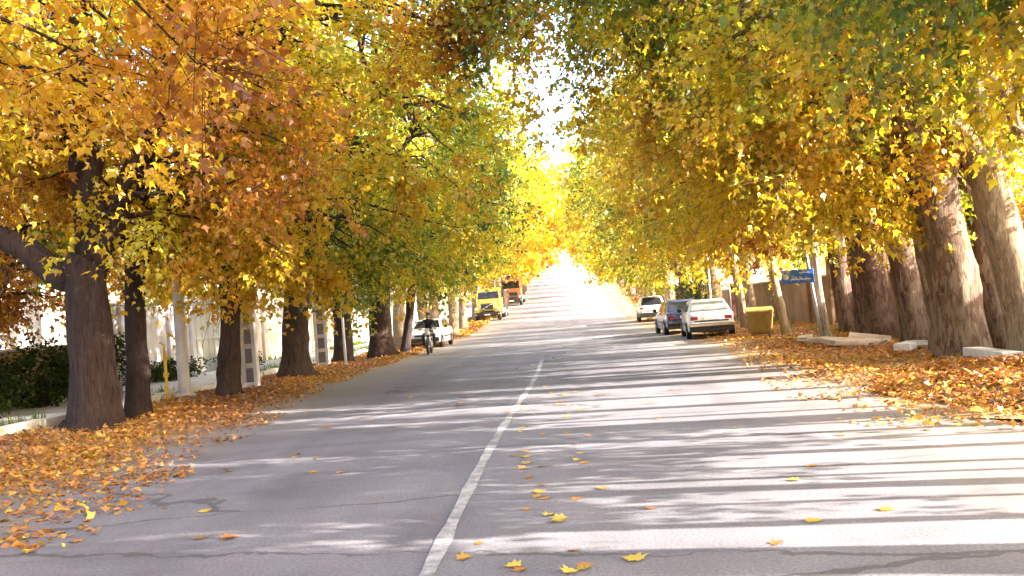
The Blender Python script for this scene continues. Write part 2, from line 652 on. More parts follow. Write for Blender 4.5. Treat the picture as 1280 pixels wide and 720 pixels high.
mb = MB()
ys = np.arange(-6, 27.6, .35)
for i in range(len(ys) - 1):
    w0 = .055 + .01 * math.sin(ys[i] * 3.1) - .012 * (i % 5 == 2)
    w1 = .055 + .01 * math.sin(ys[i + 1] * 3.1) - .012 * ((i + 1) % 5 == 2)
    c0, c1 = .05 * math.sin(ys[i] * .33 + 1), .05 * math.sin(ys[i + 1] * .33 + 1)
    mb.add([(c0 - w0, ys[i], .006), (c0 + w0, ys[i], .006), (c1 + w1, ys[i + 1], .006), (c1 - w1, ys[i + 1], .006)], [(0, 1, 2, 3)])
tag(mb.build('centre_line', 'line'), 'worn white painted centre line on the asphalt', 'road marking', kind='structure')

# kerb stones on the left, each a block
kerb = link('kerb', None)
tag(kerb, kind='structure')
kmesh = []
for k in range(4):
    m_ = MB().rbox((-.1, -.39, -.12), (.1, .39, .17 + .015 * k), .022, 2)
    me = m_.mesh('kerb_stone')
    me.materials.append(M['kerb'])
    kmesh.append(me)
y = 8.0
i = 0
while y < 70:
    if not (33.6 < y < 38.5):
        o = link('kerb_stone', kmesh[i % 4], None, kerb, (-9.0 + random.uniform(-.03, .03), y, zf(y) + .05 + random.uniform(-.03, .02)),
                 (random.uniform(-.02, .02), random.uniform(-.05, .05), random.uniform(-.03, .03)))
    y += .81
    i += 1

# ------------------------------------------------------------------ leaf scatter
LEAF6 = np.array([(0, 0, 0), (.34, .50, -.09), (.50, .20, .03), (1.0, 0, -.14), (.50, -.20, .03), (.34, -.50, -.09)])
TRI6 = np.array([(0, 1, 2), (0, 2, 3), (0, 3, 4), (0, 4, 5)])


def leaves_arrays(P, U, N, S):
    """six-vertex three-lobed leaves at P, pointing along U with normal N and length S"""
    U = U / (np.linalg.norm(U, axis=1, keepdims=True) + 1e-9)
    W = np.cross(N, U)
    W /= np.linalg.norm(W, axis=1, keepdims=True) + 1e-9
    N = np.cross(U, W)
    curl = rng.uniform(.4, 2.2, (len(P), 1, 1))
    V = (P[:, None, :] + S[:, None, None] * (LEAF6[None, :, 0:1] * U[:, None, :] + LEAF6[None, :, 1:2] * W[:, None, :]
                                              + curl * LEAF6[None, :, 2:3] * N[:, None, :]))
    T = TRI6[None] + (np.arange(len(P)) * 6)[:, None, None]
    return V.reshape(-1, 3), T.reshape(-1, 3)


def leaf_mesh(name, P, U, N, S, lt, lh=None):
    V, T = leaves_arrays(P, U, N, S)
    lh = np.zeros(len(P)) if lh is None else lh
    return np_mesh(name, V, T, None, False, {'lt': np.repeat(lt, 6), 'lh': np.repeat(lh, 6)})


# ------------------------------------------------------------------ trees
def wob(a, p, k, ph):
    return 1 + k * (math.sin(3 * a + p[2] * 1.1 + ph) * .5 + math.sin(5 * a - p[2] * 2.3 + ph * 2) * .3 + math.sin(2 * a + p[2] * 4.7 + ph) * .35
                    + math.sin(11 * a + p[2] * 1.7) * .14)


def curve(a, b, n, sag=0, wig=0, r=None):
    a, b = np.asarray(a, float), np.asarray(b, float)
    t = np.linspace(0, 1, n)[:, None]
    p = a + (b - a) * t
    p[:, 2] += (sag * np.sin(math.pi * t))[:, 0]
    if wig:
        g = (r or rng).normal(0, wig, (n, 3))
        g[0] = g[-1] = 0
        p += g
    return p


def tree_meshes(seed, rad=.4, fork=3.6, height=12.5, reach=6.5, back=3.5, along=3.0, low=2.7, lean=(.0, .0), nclump=105,
                twigs=11, per=15, leaf=.152, sides=18, limbs=None, flare=1.5, low_road=None, detail=True, bare=None, fan=1.55, extra=None):
    """trunk with limbs and a leafy crown; +x is the side of the street"""
    r = np.random.default_rng(seed)
    mb = MB()
    ph = r.uniform(0, 6)
    top_pt = np.array([lean[0] * fork, lean[1] * fork, fork])
    nz = 40 if detail else 7
    zs = np.linspace(-.25, fork, nz)
    path = np.stack([lean[0] * zs + .05 * np.sin(zs * 1.1 + ph) * (zs > 0), lean[1] * zs + .05 * np.cos(zs * .9 + ph) * (zs > 0), zs], 1)
    path[-1] = top_pt
    rr = rad * (1 - .16 * np.clip(zs, 0, fork) / fork) * (1 + (flare - 1) * np.exp(-np.clip(zs + .05, 0, 9) / .32))
    rr[-3:] *= np.array([1.0, 1.03, 1.06]) if detail else 1
    knots = [(r.uniform(0, 6.28), r.uniform(.4, fork), r.uniform(.10, .22), r.uniform(.10, .22)) for _ in range(9 if detail else 0)]

    def skin(a, p):
        k = wob(a, p, .085, ph)
        for a0, z0, w, h in knots:
            d = (a - a0 + math.pi) % (2 * math.pi) - math.pi
            q = (d * rad / w) ** 2 + ((p[2] - z0) / w) ** 2
            if q < 6:
                k += h * math.exp(-q) * min(1, .5 / max(rad, .2) * .5)
        return k
    mb.tube(path, rr, sides, True, True, skin)
    # main limbs
    if limbs is None:
        limbs = [(reach * .62, r.uniform(-.5, .5), height * .60), (reach * .25, along * .5, height * .84), (-back * .55, -along * .35, height * .78), (.8, -along * .55, height * .66)]
    pts = []
    for k, lp in enumerate(limbs):
        b = np.array(lp, float)
        n = 9
        p = curve(top_pt - (0, 0, .35), b, n, .0, .0, r)
        t = np.linspace(0, 1, n)
        p[:, 2] += .9 * np.sin(math.pi * t) * (.7 if b[0] > 2 else -.1)
        p[1:-1] += r.normal(0, .09, (n - 2, 3))
        rl = rad * (.62 if k < 2 else .5) * (1 - .86 * t) + .02
        mb.tube(p, rl, max(6, sides // 2), True, True, lambda a, q: wob(a, q, .08, ph))
        pts += list(p[2:])
    pts = np.array(pts)
    # leaf clumps
    c = np.array([(reach - back) / 2, 0, (height + low) / 2])
    rx, ry, rz = (reach + back) / 2, along, (height - low) / 2
    cl = []
    while len(cl) < nclump:
        d = r.normal(size=3)
        d /= np.linalg.norm(d)
        s = r.uniform(.18, 1) ** (1 / 2.6)
        p = c + d * s * (rx, ry, rz) * (1 + .16 * math.sin(d[0] * 5 + ph) + .14 * math.sin(d[1] * 6 + d[2] * 4 + ph * 2))
        zl = low + .3 + .5 * math.sin(p[0] * 1.3 + ph) + .35 * math.sin(p[1] * 2 + ph)
        if low_road is not None and p[0] > 1:
            zl = low_road + .4 * math.sin(p[0] * 1.7 + p[1] * 2 + ph)
        if abs(p[0]) < 1.0 and abs(p[1]) < .75:
            zl = max(zl, fork - .2)
        if p[2] < zl:
            continue
        if bare and bare[0] < p[0] < bare[1] and bare[2] < p[1] < bare[3] and p[2] < bare[4]:
            continue
        # branches fan out square to the street: sprays gather on a few planes
        q_ = (p[1] + .35 * math.sin(p[2] * .7 + ph)) / fan + ph
        p[1] += (round(q_) - q_) * fan * .82 + r.normal(0, .06)
        cl.append(p)
    if extra:      # a long bough over the carriageway
        for _ in range(extra[6]):
            cl.append(np.array([r.uniform(extra[0], extra[1]), r.uniform(extra[2], extra[3]), r.uniform(extra[4], extra[5])]))
    cl = np.array(cl)
    for p in cl:
        j = np.argmin(np.linalg.norm((pts - p) * (1, 1, 1.3), axis=1) + np.maximum(0, pts[:, 2] - p[2]) * .5)
        L = np.linalg.norm(pts[j] - p)
        q = curve(pts[j], p, 5 if detail else 3, .12 * L, .05 * L if detail else 0, r)
        mb.tube(q, np.linspace(min(.05, .018 + .012 * L), .007, len(q)), 4 if detail else 3, False)
    # twigs and leaves
    nT = len(cl) * twigs
    ci = np.repeat(np.arange(len(cl)), twigs)
    out = (cl[ci] - c) / (rx, ry, rz)
    out /= np.linalg.norm(out, axis=1, keepdims=True) + 1e-6
    D = out * .55 + r.normal(0, .75, (nT, 3)) + np.array([0, 0, -.18])
    D *= (1.25, .48, .9)
    D /= np.linalg.norm(D, axis=1, keepdims=True)
    Lt = r.uniform(.45, 1.15, nT) * r.choice([.8, 1.0, 1.3], nT)
    P0 = cl[ci] + r.normal(0, .16, (nT, 3))
    if detail:
        # every twig a thin three-sided prism, added to the branches
        E1 = P0 + D * Lt[:, None] * .9
        E1[:, 2] -= .13 * Lt ** 2
        A = np.cross(D, np.array([.3, .5, .8]))
        A /= np.linalg.norm(A, axis=1, keepdims=True)
        B = np.cross(D, A)
        tw = []
        for q0, q1 in ((1, 0), (-.5, .87), (-.5, -.87)):
            tw.append(P0 + .006 * (q0 * A + q1 * B))
        for q0, q1 in ((1, 0), (-.5, .87), (-.5, -.87)):
            tw.append(E1 + .003 * (q0 * A + q1 * B))
        tv = np.stack(tw, 1).reshape(-1, 3)
        tq = (np.array([(0, 1, 4, 3), (1, 2, 5, 4), (2, 0, 3, 5)])[None] + (np.arange(nT) * 6)[:, None, None]).reshape(-1, 4)
        mb.add(tv, tq.tolist(), True)
    ti = np.repeat(np.arange(nT), per)
    s = r.uniform(.12, 1.05, nT * per)
    P = P0[ti] + D[ti] * (s * Lt[ti])[:, None] + r.normal(0, .085, (nT * per, 3))
    P[:, 2] -= .16 * (s * Lt[ti]) ** 2
    U = D[ti] * .6 + r.normal(0, .6, (len(P), 3)) + np.array([0, 0, -.35])
    N = np.array([0, 0, .75]) + r.normal(0, .62, (len(P), 3)) + out[ci[ti]] * .35
    S = leaf * r.uniform(.45, 1.3, len(P))
    ctone = r.normal(0, .085, len(cl)) + .15 * np.sin(cl[:, 0] * .9 + ph) * np.cos(cl[:, 1] * 1.1 + cl[:, 2] * .8 + ph)
    ttone = r.normal(0, .035, nT)
    lt = ctone[ci[ti]] + ttone[ti] + r.normal(0, .05, len(P))
    lh = np.clip((P[:, 2] - low) / (height - low), 0, 1)
    keep = P[:, 2] > min(low, low_road if low_road is not None else low) - .7
    return mb.mesh('trunk'), leaf_mesh('crown', P[keep], U[keep], N[keep], S[keep], lt[keep], lh[keep])


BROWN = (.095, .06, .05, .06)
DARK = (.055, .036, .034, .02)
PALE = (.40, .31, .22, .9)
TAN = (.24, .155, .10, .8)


def place_tree(meshes, x, y, rz, label, tone, hshift=.5, bark=BROWN, scale=1.0, sy=1, group=None, name='plane_tree', cat='tree'):
    t = thing(name, label, cat, (x + bf(y), y, zf(y)), rz, group)
    t.scale = (scale, scale * sy, scale)
    a = link('trunk', meshes[0], None, t)
    b = link('crown', meshes[1], None, t)
    if not meshes[0].materials:
        meshes[0].materials.append(M['bark'])
    if not meshes[1].materials:
        meshes[1].materials.append(M['leaf'])
    a.color = bark
    b.color = (tone, hshift, 0, 1)
    b['kind'] = 'stuff'
    return t


LEFTG = 'plane trees lining the street on the kerb side with the pale walls'
RIGHTG = 'plane trees lining the street in front of the mud wall'

# left row, near trees each with its own shape
T = tree_meshes
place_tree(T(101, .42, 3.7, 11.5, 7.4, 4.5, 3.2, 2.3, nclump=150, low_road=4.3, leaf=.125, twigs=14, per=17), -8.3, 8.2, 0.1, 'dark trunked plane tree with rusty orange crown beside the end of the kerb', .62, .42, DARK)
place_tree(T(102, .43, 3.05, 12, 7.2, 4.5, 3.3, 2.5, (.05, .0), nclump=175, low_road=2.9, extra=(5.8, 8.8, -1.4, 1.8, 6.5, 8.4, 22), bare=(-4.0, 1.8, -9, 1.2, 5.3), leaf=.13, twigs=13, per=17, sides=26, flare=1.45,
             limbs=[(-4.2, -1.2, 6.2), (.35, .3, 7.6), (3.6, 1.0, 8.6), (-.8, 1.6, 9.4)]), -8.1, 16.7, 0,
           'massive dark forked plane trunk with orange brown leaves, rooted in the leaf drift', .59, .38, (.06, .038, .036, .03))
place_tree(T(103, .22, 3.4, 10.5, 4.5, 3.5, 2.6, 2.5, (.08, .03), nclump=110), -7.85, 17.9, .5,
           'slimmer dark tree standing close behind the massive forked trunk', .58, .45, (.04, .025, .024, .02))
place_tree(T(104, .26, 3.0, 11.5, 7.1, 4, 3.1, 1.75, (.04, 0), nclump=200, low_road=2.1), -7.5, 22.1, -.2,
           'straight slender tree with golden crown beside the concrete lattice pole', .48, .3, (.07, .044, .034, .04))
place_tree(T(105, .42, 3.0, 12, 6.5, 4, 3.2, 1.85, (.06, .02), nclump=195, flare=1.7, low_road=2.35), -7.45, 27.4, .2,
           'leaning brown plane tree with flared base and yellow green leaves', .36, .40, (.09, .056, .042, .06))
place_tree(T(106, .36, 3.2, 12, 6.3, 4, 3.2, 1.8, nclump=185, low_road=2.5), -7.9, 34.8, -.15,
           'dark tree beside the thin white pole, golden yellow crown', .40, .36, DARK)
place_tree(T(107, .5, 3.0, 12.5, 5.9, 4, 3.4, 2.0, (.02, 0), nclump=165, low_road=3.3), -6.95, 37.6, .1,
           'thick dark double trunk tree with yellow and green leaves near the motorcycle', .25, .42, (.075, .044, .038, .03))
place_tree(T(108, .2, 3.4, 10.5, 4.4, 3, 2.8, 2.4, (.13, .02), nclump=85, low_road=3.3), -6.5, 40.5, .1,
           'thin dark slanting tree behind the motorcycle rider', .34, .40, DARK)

# right row
place_tree(T(201, .3, 3.8, 12, 8.6, 3.0, 3.0, 3.4, (.05, 0), nclump=95, low_road=4.2, leaf=.125, twigs=12, per=16), 8.5, 4.5, math.pi, 'broad plane tree with green upper crown reaching far over the road', .24, .4, TAN)
place_tree(T(202, .34, 3.9, 12, 8.6, 3.0, 3.0, 3.4, (.06, 0), nclump=135, low_road=4.3, leaf=.115, twigs=14, per=18), 8.6, 10.6, math.pi + .1, 'plane tree with green gold crown arching over the road by the leaf mound', .30, .2, TAN)
place_tree(T(203, .34, 3.6, 12, 7.0, 2.8, 2.8, 2.8, (.14, 0), nclump=135, sides=26, low_road=2.6, extra=(5.8, 9.4, -1.6, 1.6, 6.5, 8.4, 26), leaf=.135, twigs=12, per=16), 8.75, 16.2, math.pi, 'curved pale plane trunk leaning to the road with sunlit bright edge', .50, .0, (.27, .19, .12, .7))
place_tree(T(204, .46, 3.3, 12, 7.0, 2.8, 2.8, 2.7, (.08, 0), nclump=140, flare=1.35, sides=26, low_road=2.5, leaf=.135, twigs=12, per=16), 8.25, 17.8, math.pi - .2, 'thick mottled plane trunk with knots above the white kerb slab', .58, .20, (.165, .098, .062, .45))
place_tree(T(205, .31, 3.2, 12, 6.3, 2.8, 2.7, 2.7, (.09, .02), nclump=145, sides=20, low_road=2.9), 8.7, 21.4, math.pi + .2, 'brown plane trunk behind the broken slabs, golden crown', .54, .36, (.14, .076, .05, .35))
place_tree(T(206, .40, 3.2, 12, 6.3, 2.8, 2.8, 2.7, (.07, 0), nclump=145, sides=20, low_road=2.9), 9.1, 24.9, math.pi, 'wide brown plane trunk with one pale stripe beside the maroon gate', .53, .38, (.14, .074, .05, .3))
place_tree(T(207, .13, 3.6, 10.5, 5.5, 2.8, 2.7, 2.6, (.10, 0), nclump=85, low_road=2.8), 8.35, 27.4, math.pi + .1, 'thin whitish trunk right beside the post of the blue sign', .52, .40, (.5, .42, .34, .6))
place_tree(T(208, .14, 3.4, 11, 5.3, 2.8, 2.8, 2.5, (.09, 0), nclump=95, low_road=2.2), 7.95, 31.0, math.pi, 'thin cream trunk between the blue sign and the mustard bin', .51, .40, (.46, .35, .22, .7))
place_tree(T(209, .19, 3.3, 11.5, 5.3, 2.8, 2.9, 2.5, (.10, 0), nclump=100, low_road=2.1), 7.7, 34.6, math.pi - .1, 'pale blotched trunk right behind the mustard bin', .47, .42, (.40, .28, .16, .8))
place_tree(T(210, .17, 3.2, 11.5, 5.4, 2.8, 2.9, 2.4, (.08, 0), nclump=100, low_road=2.0), 7.9, 38.0, math.pi + .1, 'slim tan trunk standing behind the white sedan', .45, .42, (.32, .22, .14, .7))

for k, (y, rr_, hh) in enumerate([(-5.6, .14, 10), (.6, .12, 9.5), (2.4, .16, 10.5), (6.6, .13, 10), (8.3, .1, 9), (12.6, .15, 10.5), (14.1, .12, 9.5), (3.5, .06, 7), (5.5, .08, 7.5), (7.5, .05, 7), (9.5, .07, 7.5), (11.4, .06, 7), (1.6, .05, 7), (4.1, .045, 6.5), (4.8, .05, 7), (6.1, .04, 6.5), (7.0, .05, 7), (9.0, .045, 6.5), (10.2, .05, 7)]):  # unseen slim trees, added to throw thin shadow streaks over the near road
    place_tree(T(230 + k, rr_, 3.6, hh, 4.6 if k < 7 else 2.6, 2.4 if k < 7 else 1.4, 1.7 if k < 7 else .8, 3.3 if k % 2 else 2.0, (.08, .0), nclump=(26 if k % 2 else 34) if k < 7 else 14, sides=12, low_road=3.8, twigs=9), 8.5 + .25 * math.sin(k * 2.1), y, math.pi,
               'slim young plane tree added out of view to cast shadow streaks', .46, .36, (.36, .26, .17, .8), 1, 1, 'slim young trees added out of view to cast shadow streaks')
place_tree(T(240, .2, 3.5, 11, 6.0, 2.6, 2.2, 3.0, (.09, .0), nclump=70, sides=16, low_road=3.0), 8.55, 19.6, math.pi, 'slim shaded trunk between the thick mottled trunk and the broken slabs', .5, .36, (.22, .14, .09, .8))
place_tree(T(241, .24, 3.4, 11, 5.6, 2.6, 2.2, 3.0, (.09, .0), nclump=70, sides=16, low_road=3.5), 9.3, 23.0, math.pi, 'brown trunk set back behind the heap of broken slabs', .5, .38, (.2, .11, .075, .6))
place_tree(T(242, .3, 3.4, 11.5, 5.6, 2.6, 2.4, 2.8, (.09, .0), nclump=75, sides=16, low_road=3.4), 9.5, 29.0, math.pi, 'dark brown trunk set back in front of the maroon gate', .48, .38, (.13, .07, .055, .4))

place_tree(T(244, .27, 3.4, 11, 5.6, 2.6, 2.2, 2.8, (.10, .0), nclump=70, sides=16, low_road=2.8), 9.35, 18.5, math.pi, 'brown trunk squeezed between the thick mottled trunk and the curved pale one', .52, .36, (.15, .085, .055, .4))
place_tree(T(245, .26, 3.4, 11, 5.6, 2.6, 2.2, 2.8, (.09, .0), nclump=70, sides=16, low_road=3.6), 9.3, 26.7, math.pi, 'dark brown trunk between the wide brown trunk and the thin whitish one', .48, .36, (.12, .065, .05, .3))

# shared shapes for the rest of both rows
SH = [T(300 + k, .36, 3.3, 12.8, 6.8, 3.6, 3.3, 2.5, (.05, 0), nclump=130, twigs=9, per=12, leaf=.2, sides=12, low_road=2.5) for k in range(4)]
LOWG = T(350, .2, 2.2, 8.5, 3.4, 3.4, 3.4, 1.5, nclump=130, leaf=.17, twigs=10, per=12)
SHL = [T(310 + k, .36, 3.3, 12.8, 6.4, 3.6, 3.3, 2.4, (.05, 0), nclump=135, twigs=9, per=12, leaf=.2, sides=12, low_road=4.1) for k in range(2)]
FARR = [T(330 + k, .36, 3.2, 14, 8.0, 3, 2.8, 3.2, (.03, 0), nclump=100, twigs=6, per=8, leaf=.36, sides=7, low_road=3.0, detail=False) for k in range(3)]
FAR = [T(320 + k, .36, 3.2, 16, 8.8, 4, 3.6, 2.8, (.03, 0), nclump=150, twigs=6, per=8, leaf=.38, sides=7, low_road=4.3, detail=False) for k in range(4)]

for k, (y, tone) in enumerate([(45.5, .40), (52, .36), (58.5, .45), (65, .52)]):
    place_tree(SHL[k % 2], -7.9 + random.uniform(-.3, .3), y, random.uniform(-.3, .3),
               ['pale trunked plane tree just past the parked white car', 'yellow green plane tree between the white car and the yellow truck',
                'yellow plane tree short of the yellow truck', 'golden plane tree closest to the yellow truck'][k],
               tone, .42, (.34, .26, .18, .6) if k < 2 else TAN, random.uniform(.92, 1.05), 1 if k % 2 else -1)
for k, (y, tone) in enumerate([(44, .42), (50.5, .36), (57, .40), (64.5, .42)]):
    place_tree(SH[(k + 1) % 4], 8.0 + random.uniform(-.3, .3), y, math.pi + random.uniform(-.3, .3),
               ['olive yellow plane tree beside the dark blue car', 'yellow green low hanging plane tree between the blue car and the white crossover',
                'bright yellow green plane tree beside the white crossover', 'olive plane tree just past the white crossover'][k],
               tone, .40, (.3, .2, .13, .6), random.uniform(.9, 1.02), 1 if k % 2 else -1)
y = 72.0
k = 0
while y < 262:
    tone = .62 if 84 < y < 150 else random.choice([.40, .45, .5])
    place_tree(FAR[k % 4], -8.2 + random.uniform(-.5, .5), y, random.uniform(-.3, .3), 'distant orange plane tree on the rising street, truck side' if tone > .6 else 'distant yellow plane tree on the rising street, truck side',
               tone, .45, TAN, random.uniform(.9, 1.12), 1 if k % 2 else -1, LEFTG + (', orange' if tone > .6 else ', yellow'))
    tone = random.choice([.40, .43, .47])
    place_tree(FARR[k % 3], 8.2 + random.uniform(-.5, .5), y + 2.5, math.pi + random.uniform(-.3, .3), 'distant olive yellow plane tree on the rising street, beyond the crossover',
               tone, .42, TAN, random.uniform(.9, 1.1), 1 if k % 2 else -1, RIGHTG + ', far')
    y += 7.2 if y < 130 else 9
    k += 1
# behind and beside the camera: the same avenue goes on (their shade falls on the near road)
for k, y in enumerate([-2.5, -9, -15.5]):
    place_tree(SH[k], 8.5, y, math.pi + .2 * k, 'plane tree of the avenue behind the viewpoint, mud wall side', .42, .42, TAN, 1, 1, RIGHTG + ', near')
for k, y in enumerate([1.0, -6.5]):
    place_tree(SH[3 - k], -8.3, y, .2 * k, 'plane tree of the avenue behind the viewpoint, kerb side', .62, .42, TAN, 1, 1, LEFTG + ', near')
# garden trees behind the left wall
for k, (x, y, tone) in enumerate([(-16.5, 19, .76), (-17.5, 27, .70), (-17, 37, .6), (-18, 49, .5), (-17, 62, .5), (-14.9, 24, .76), (-15.2, 17.5, .78)]):
    place_tree(LOWG if k > 4 else SH[k % 4], x, y, 1.2 * k, ['deep orange garden tree behind the dark shrubs', 'orange garden tree rising over the grey wall', 'golden garden tree behind the white gate',
                                         'yellow garden tree behind the pinkish wall', 'yellow garden tree behind the far pinkish wall',
                                         'low rusty garden tree leaning over the corner of the grey wall', 'low rusty garden tree behind the rounded dark shrub'][k], tone, .5, DARK, .95, 1, None, 'garden_tree')
for k, (x, y) in enumerate([(15.5, 33), (16, 44), (15.5, 56), (16, 70), (13.3, 20.2), (13.5, 24.2)]):
    place_tree(LOWG if k > 3 else SH[(k + 2) % 4], x, y, 1.7 * k, ['yellow garden tree behind the maroon gate', 'olive garden tree behind the mud wall near the sign', 'olive garden tree behind the dark doorway', 'olive garden tree at the far end of the mud wall',
                                         'low rusty bush tree over the mud wall beside the curved pale trunk', 'low orange bush tree over the mud wall behind the thick mottled trunk'][k],
               .42 if k < 4 else .72, .45, TAN, .85 if k < 4 else .5, 1, None, 'garden_tree')


# ------------------------------------------------------------------ walls, gates, buildings
def wall(name, label, mat, x, y0, y1, h, thick=.3, cop=True, pil=0, coping='coping'):
    t = thing(name, label, 'wall', (x, y0, zf(y0)))
    s = 1 if x < 0 else -1
    mb = MB()
    n = max(2, int((y1 - y0) / 2.5))
    for i in range(n):
        a, b = (y1 - y0) * i / n, (y1 - y0) * (i + 1) / n
        za, zb = zf(y0 + a) - zf(y0), zf(y0 + b) - zf(y0)
        d = thick
        mb.add([(0, a, za - .4), (-s * d, a, za - .4), (-s * d, a, za + h), (0, a, za + h), (0, b, zb - .4), (-s * d, b, zb - .4), (-s * d, b, zb + h), (0, b, zb + h)],
               [(0, 1, 2, 3), (7, 6, 5, 4), (0, 3, 7, 4), (1, 5, 6, 2), (3, 2, 6, 7), (0, 4, 5, 1)])
    mb.build('wall_face', mat, t)
    if cop:
        mc = MB()
        k = 0
        a = 0
        while a < y1 - y0 - .02:
            b = min(a + 1.2, y1 - y0)
            z0 = zf(y0 + a) - zf(y0) + h
            me = MB().rbox((min(.05 * s, -s * (thick + .05)), 0, 0), (max(.05 * s, -s * (thick + .05)), b - a - .015, .08), .012, 1)
            me.build('coping_stone', coping, t, (0, a, z0 + .003))
            a = b
    for i in range(pil):
        a = (y1 - y0) * (i + .5) / pil
        MB().rbox((min(0, s * .14) + .001, a - .22, -.3), (max(0, s * .14), a + .22, h - .05), .015, 1).build('pilaster', mat, t, (0, 0, zf(y0 + a) - zf(y0)))
    return t


wall('garden_wall', 'dull brown garden wall behind the dark shrubs', 'mud', -13.5, 2, 26.9, 1.5)
wall('garden_wall', 'grey rendered garden wall between the shrubs and the white gate', 'grey_plaster', -13.5, 27, 33.9, 2.7, pil=2)
wall('garden_wall', 'pinkish rendered wall with pilasters beyond the white gate', 'pink_plaster', -13.5, 40.4, 58, 2.8, pil=5)
wall('garden_wall', 'long cream plaster wall behind the trucks', 'white_plaster', -13.5, 58.1, 130, 2.8, pil=0)
wall('mud_wall', 'brown mud plaster wall behind the thick mottled trunk', 'mud', 10.9, 9.5, 29.8, 1.8, pil=0)
wall('mud_wall', 'brown mud plaster wall between the maroon gate and the dark doorway', 'mud', 10.9, 36.2, 54.8, 1.9, pil=3)
wall('mud_wall', 'long brown mud wall beyond the dark doorway', 'mud', 10.9, 58.2, 130, 1.7, pil=0)


def gate(label, x, y0, y1, h, mat, postmat, nbar):
    s = 1 if x < 0 else -1
    t = thing('gate', label, 'gate', (x, y0, zf(y0)))
    L = y1 - y0
    for a in (0, L - .3):
        MB().rbox((min(.1 * s, -.3 * s), a, -.3), (max(.1 * s, -.3 * s), a + .3, h + .35), .015, 1).build('post', postmat, t)
    for k in range(2):
        a = .33 + k * (L - .66) / 2
        b = a + (L - .66) / 2 - .02
        lf = MB().box((-.08 * s if s > 0 else .02, a, .1), (-.02 if s > 0 else .08, b, h)).build('door_leaf', mat, t)
        for j in range(nbar):
            p = a + (b - a) * (j + .5) / nbar
            MB().rbox((min(-.02 * s, .015 * s), p - .03, .14), (max(-.02 * s, .015 * s), p + .03, h - .04), .006, 1).build('rib', mat, lf)
        for z in (.1, h * .5, h - .1):
            MB().rbox((min(-.02 * s, .03 * s), a, z), (max(-.02 * s, .03 * s), b, z + .09), .008, 1).build('rail', mat, lf)
        MB().rbox((min(.03 * s, .07 * s), (b - .12 if k == 0 else a + .06), 1.0), (max(.03 * s, .07 * s), (b - .06 if k == 0 else a + .12), 1.2), .01, 1).build('handle', 'grey_metal', lf)
    MB().rbox((min(.06 * s, -.3 * s), .31, h + .03), (max(.06 * s, -.3 * s), L - .31, h + .32), .015, 1).build('lintel', postmat, t)
    return t


gate('white painted double metal gate glowing in the sun behind the slender tree', -13.5, 34.0, 40.3, 2.7, 'white_metal', 'white_plaster', 5)
gate('dark maroon double metal gate set in the mud wall', 10.9, 29.9, 36.1, 2.3, 'maroon_metal', 'mud', 4)

t = thing('doorway', 'dark wooden doorway with brick surround in the mud wall', 'doorway', (10.9, 54.9, 0))
MB().box((.12, .4, -.2), (.2, 2.8, 2.6)).build('door_leaf', 'wood', t)
for a in (0, 2.85):
    MB().rbox((-.12, a, -.3), (.3, a + .36, 3.0), .015, 1).build('jamb', 'brick_red', t)
MB().rbox((-.15, -.05, 3.003), (.3, 3.25, 3.4), .015, 1).build('lintel', 'brick_red', t)


def house(label, x0, x1, y0, y1, h, mat, winx, wins):
    t = thing('house', label, 'house', ((x0 + x1) / 2, y0, 0))
    cx = (x0 + x1) / 2
    MB().box((x0 - cx, 0, -.3), (x1 - cx, y1 - y0, h)).build('wall', mat, t)
    rf = MB().rbox((x0 - cx - .25, -.25, h + .003), (x1 - cx + .25, y1 - y0 + .25, h + .35), .03, 1).build('roof', 'coping', t)
    for (a, z, w, hh) in wins:
        s = -1 if winx < cx else 1
        xx = winx - cx
        f = MB().rbox((min(xx, xx + s * .06) - .01, a, z), (max(xx, xx + s * .06), a + w, z + hh), .01, 1).build('window', 'white_metal', t)
        for j in range(2):
            q0 = a + .06 + j * (w - .06) / 2
            MB().box((min(xx + s * .05, xx + s * .075), q0, z + .06), (max(xx + s * .05, xx + s * .075), q0 + (w - .18) / 2, z + hh - .06)).build('pane', 'glass', f)
        MB().rbox((min(xx - s * .02, xx + s * .14), a - .08, z - .09), (max(xx - s * .02, xx + s * .14), a + w + .08, z - .005), .01, 1).build('sill', 'coping', f)
    return t


house('dull red brick house rising behind the mud wall', 17.5, 25, 12, 27, 4.6, 'brick_red', 17.5, [(1.5, 2.3, 1.5, 1.4), (5.5, 2.3, 1.5, 1.4), (9.5, 2.3, 1.5, 1.4)])
house('pale plaster house behind the grey wall', -27, -20.5, 24, 36, 4.2, 'white_plaster', -20.5, [(2, 1.6, 1.6, 1.4), (7, 1.6, 1.6, 1.4)])


# ------------------------------------------------------------------ poles and signs on the verge
def plain_pole(name, label, x, y, r0, r1, h, mat, lean=0, cap=True):
    t = thing(name, label, 'pole', (x, y, zf(y)))
    p = np.array([(lean * z, 0, z) for z in np.linspace(-.3, h, 8)])
    MB().tube(p, np.linspace(r0, r1, 8), 14).build('shaft', mat, t)
    MB().lathe([(r0 * 1.8, -.1), (r0 * 1.8, .12), (r0 * 1.3, .18)], 14, 'z').build('footing', 'concrete', t)
    return t


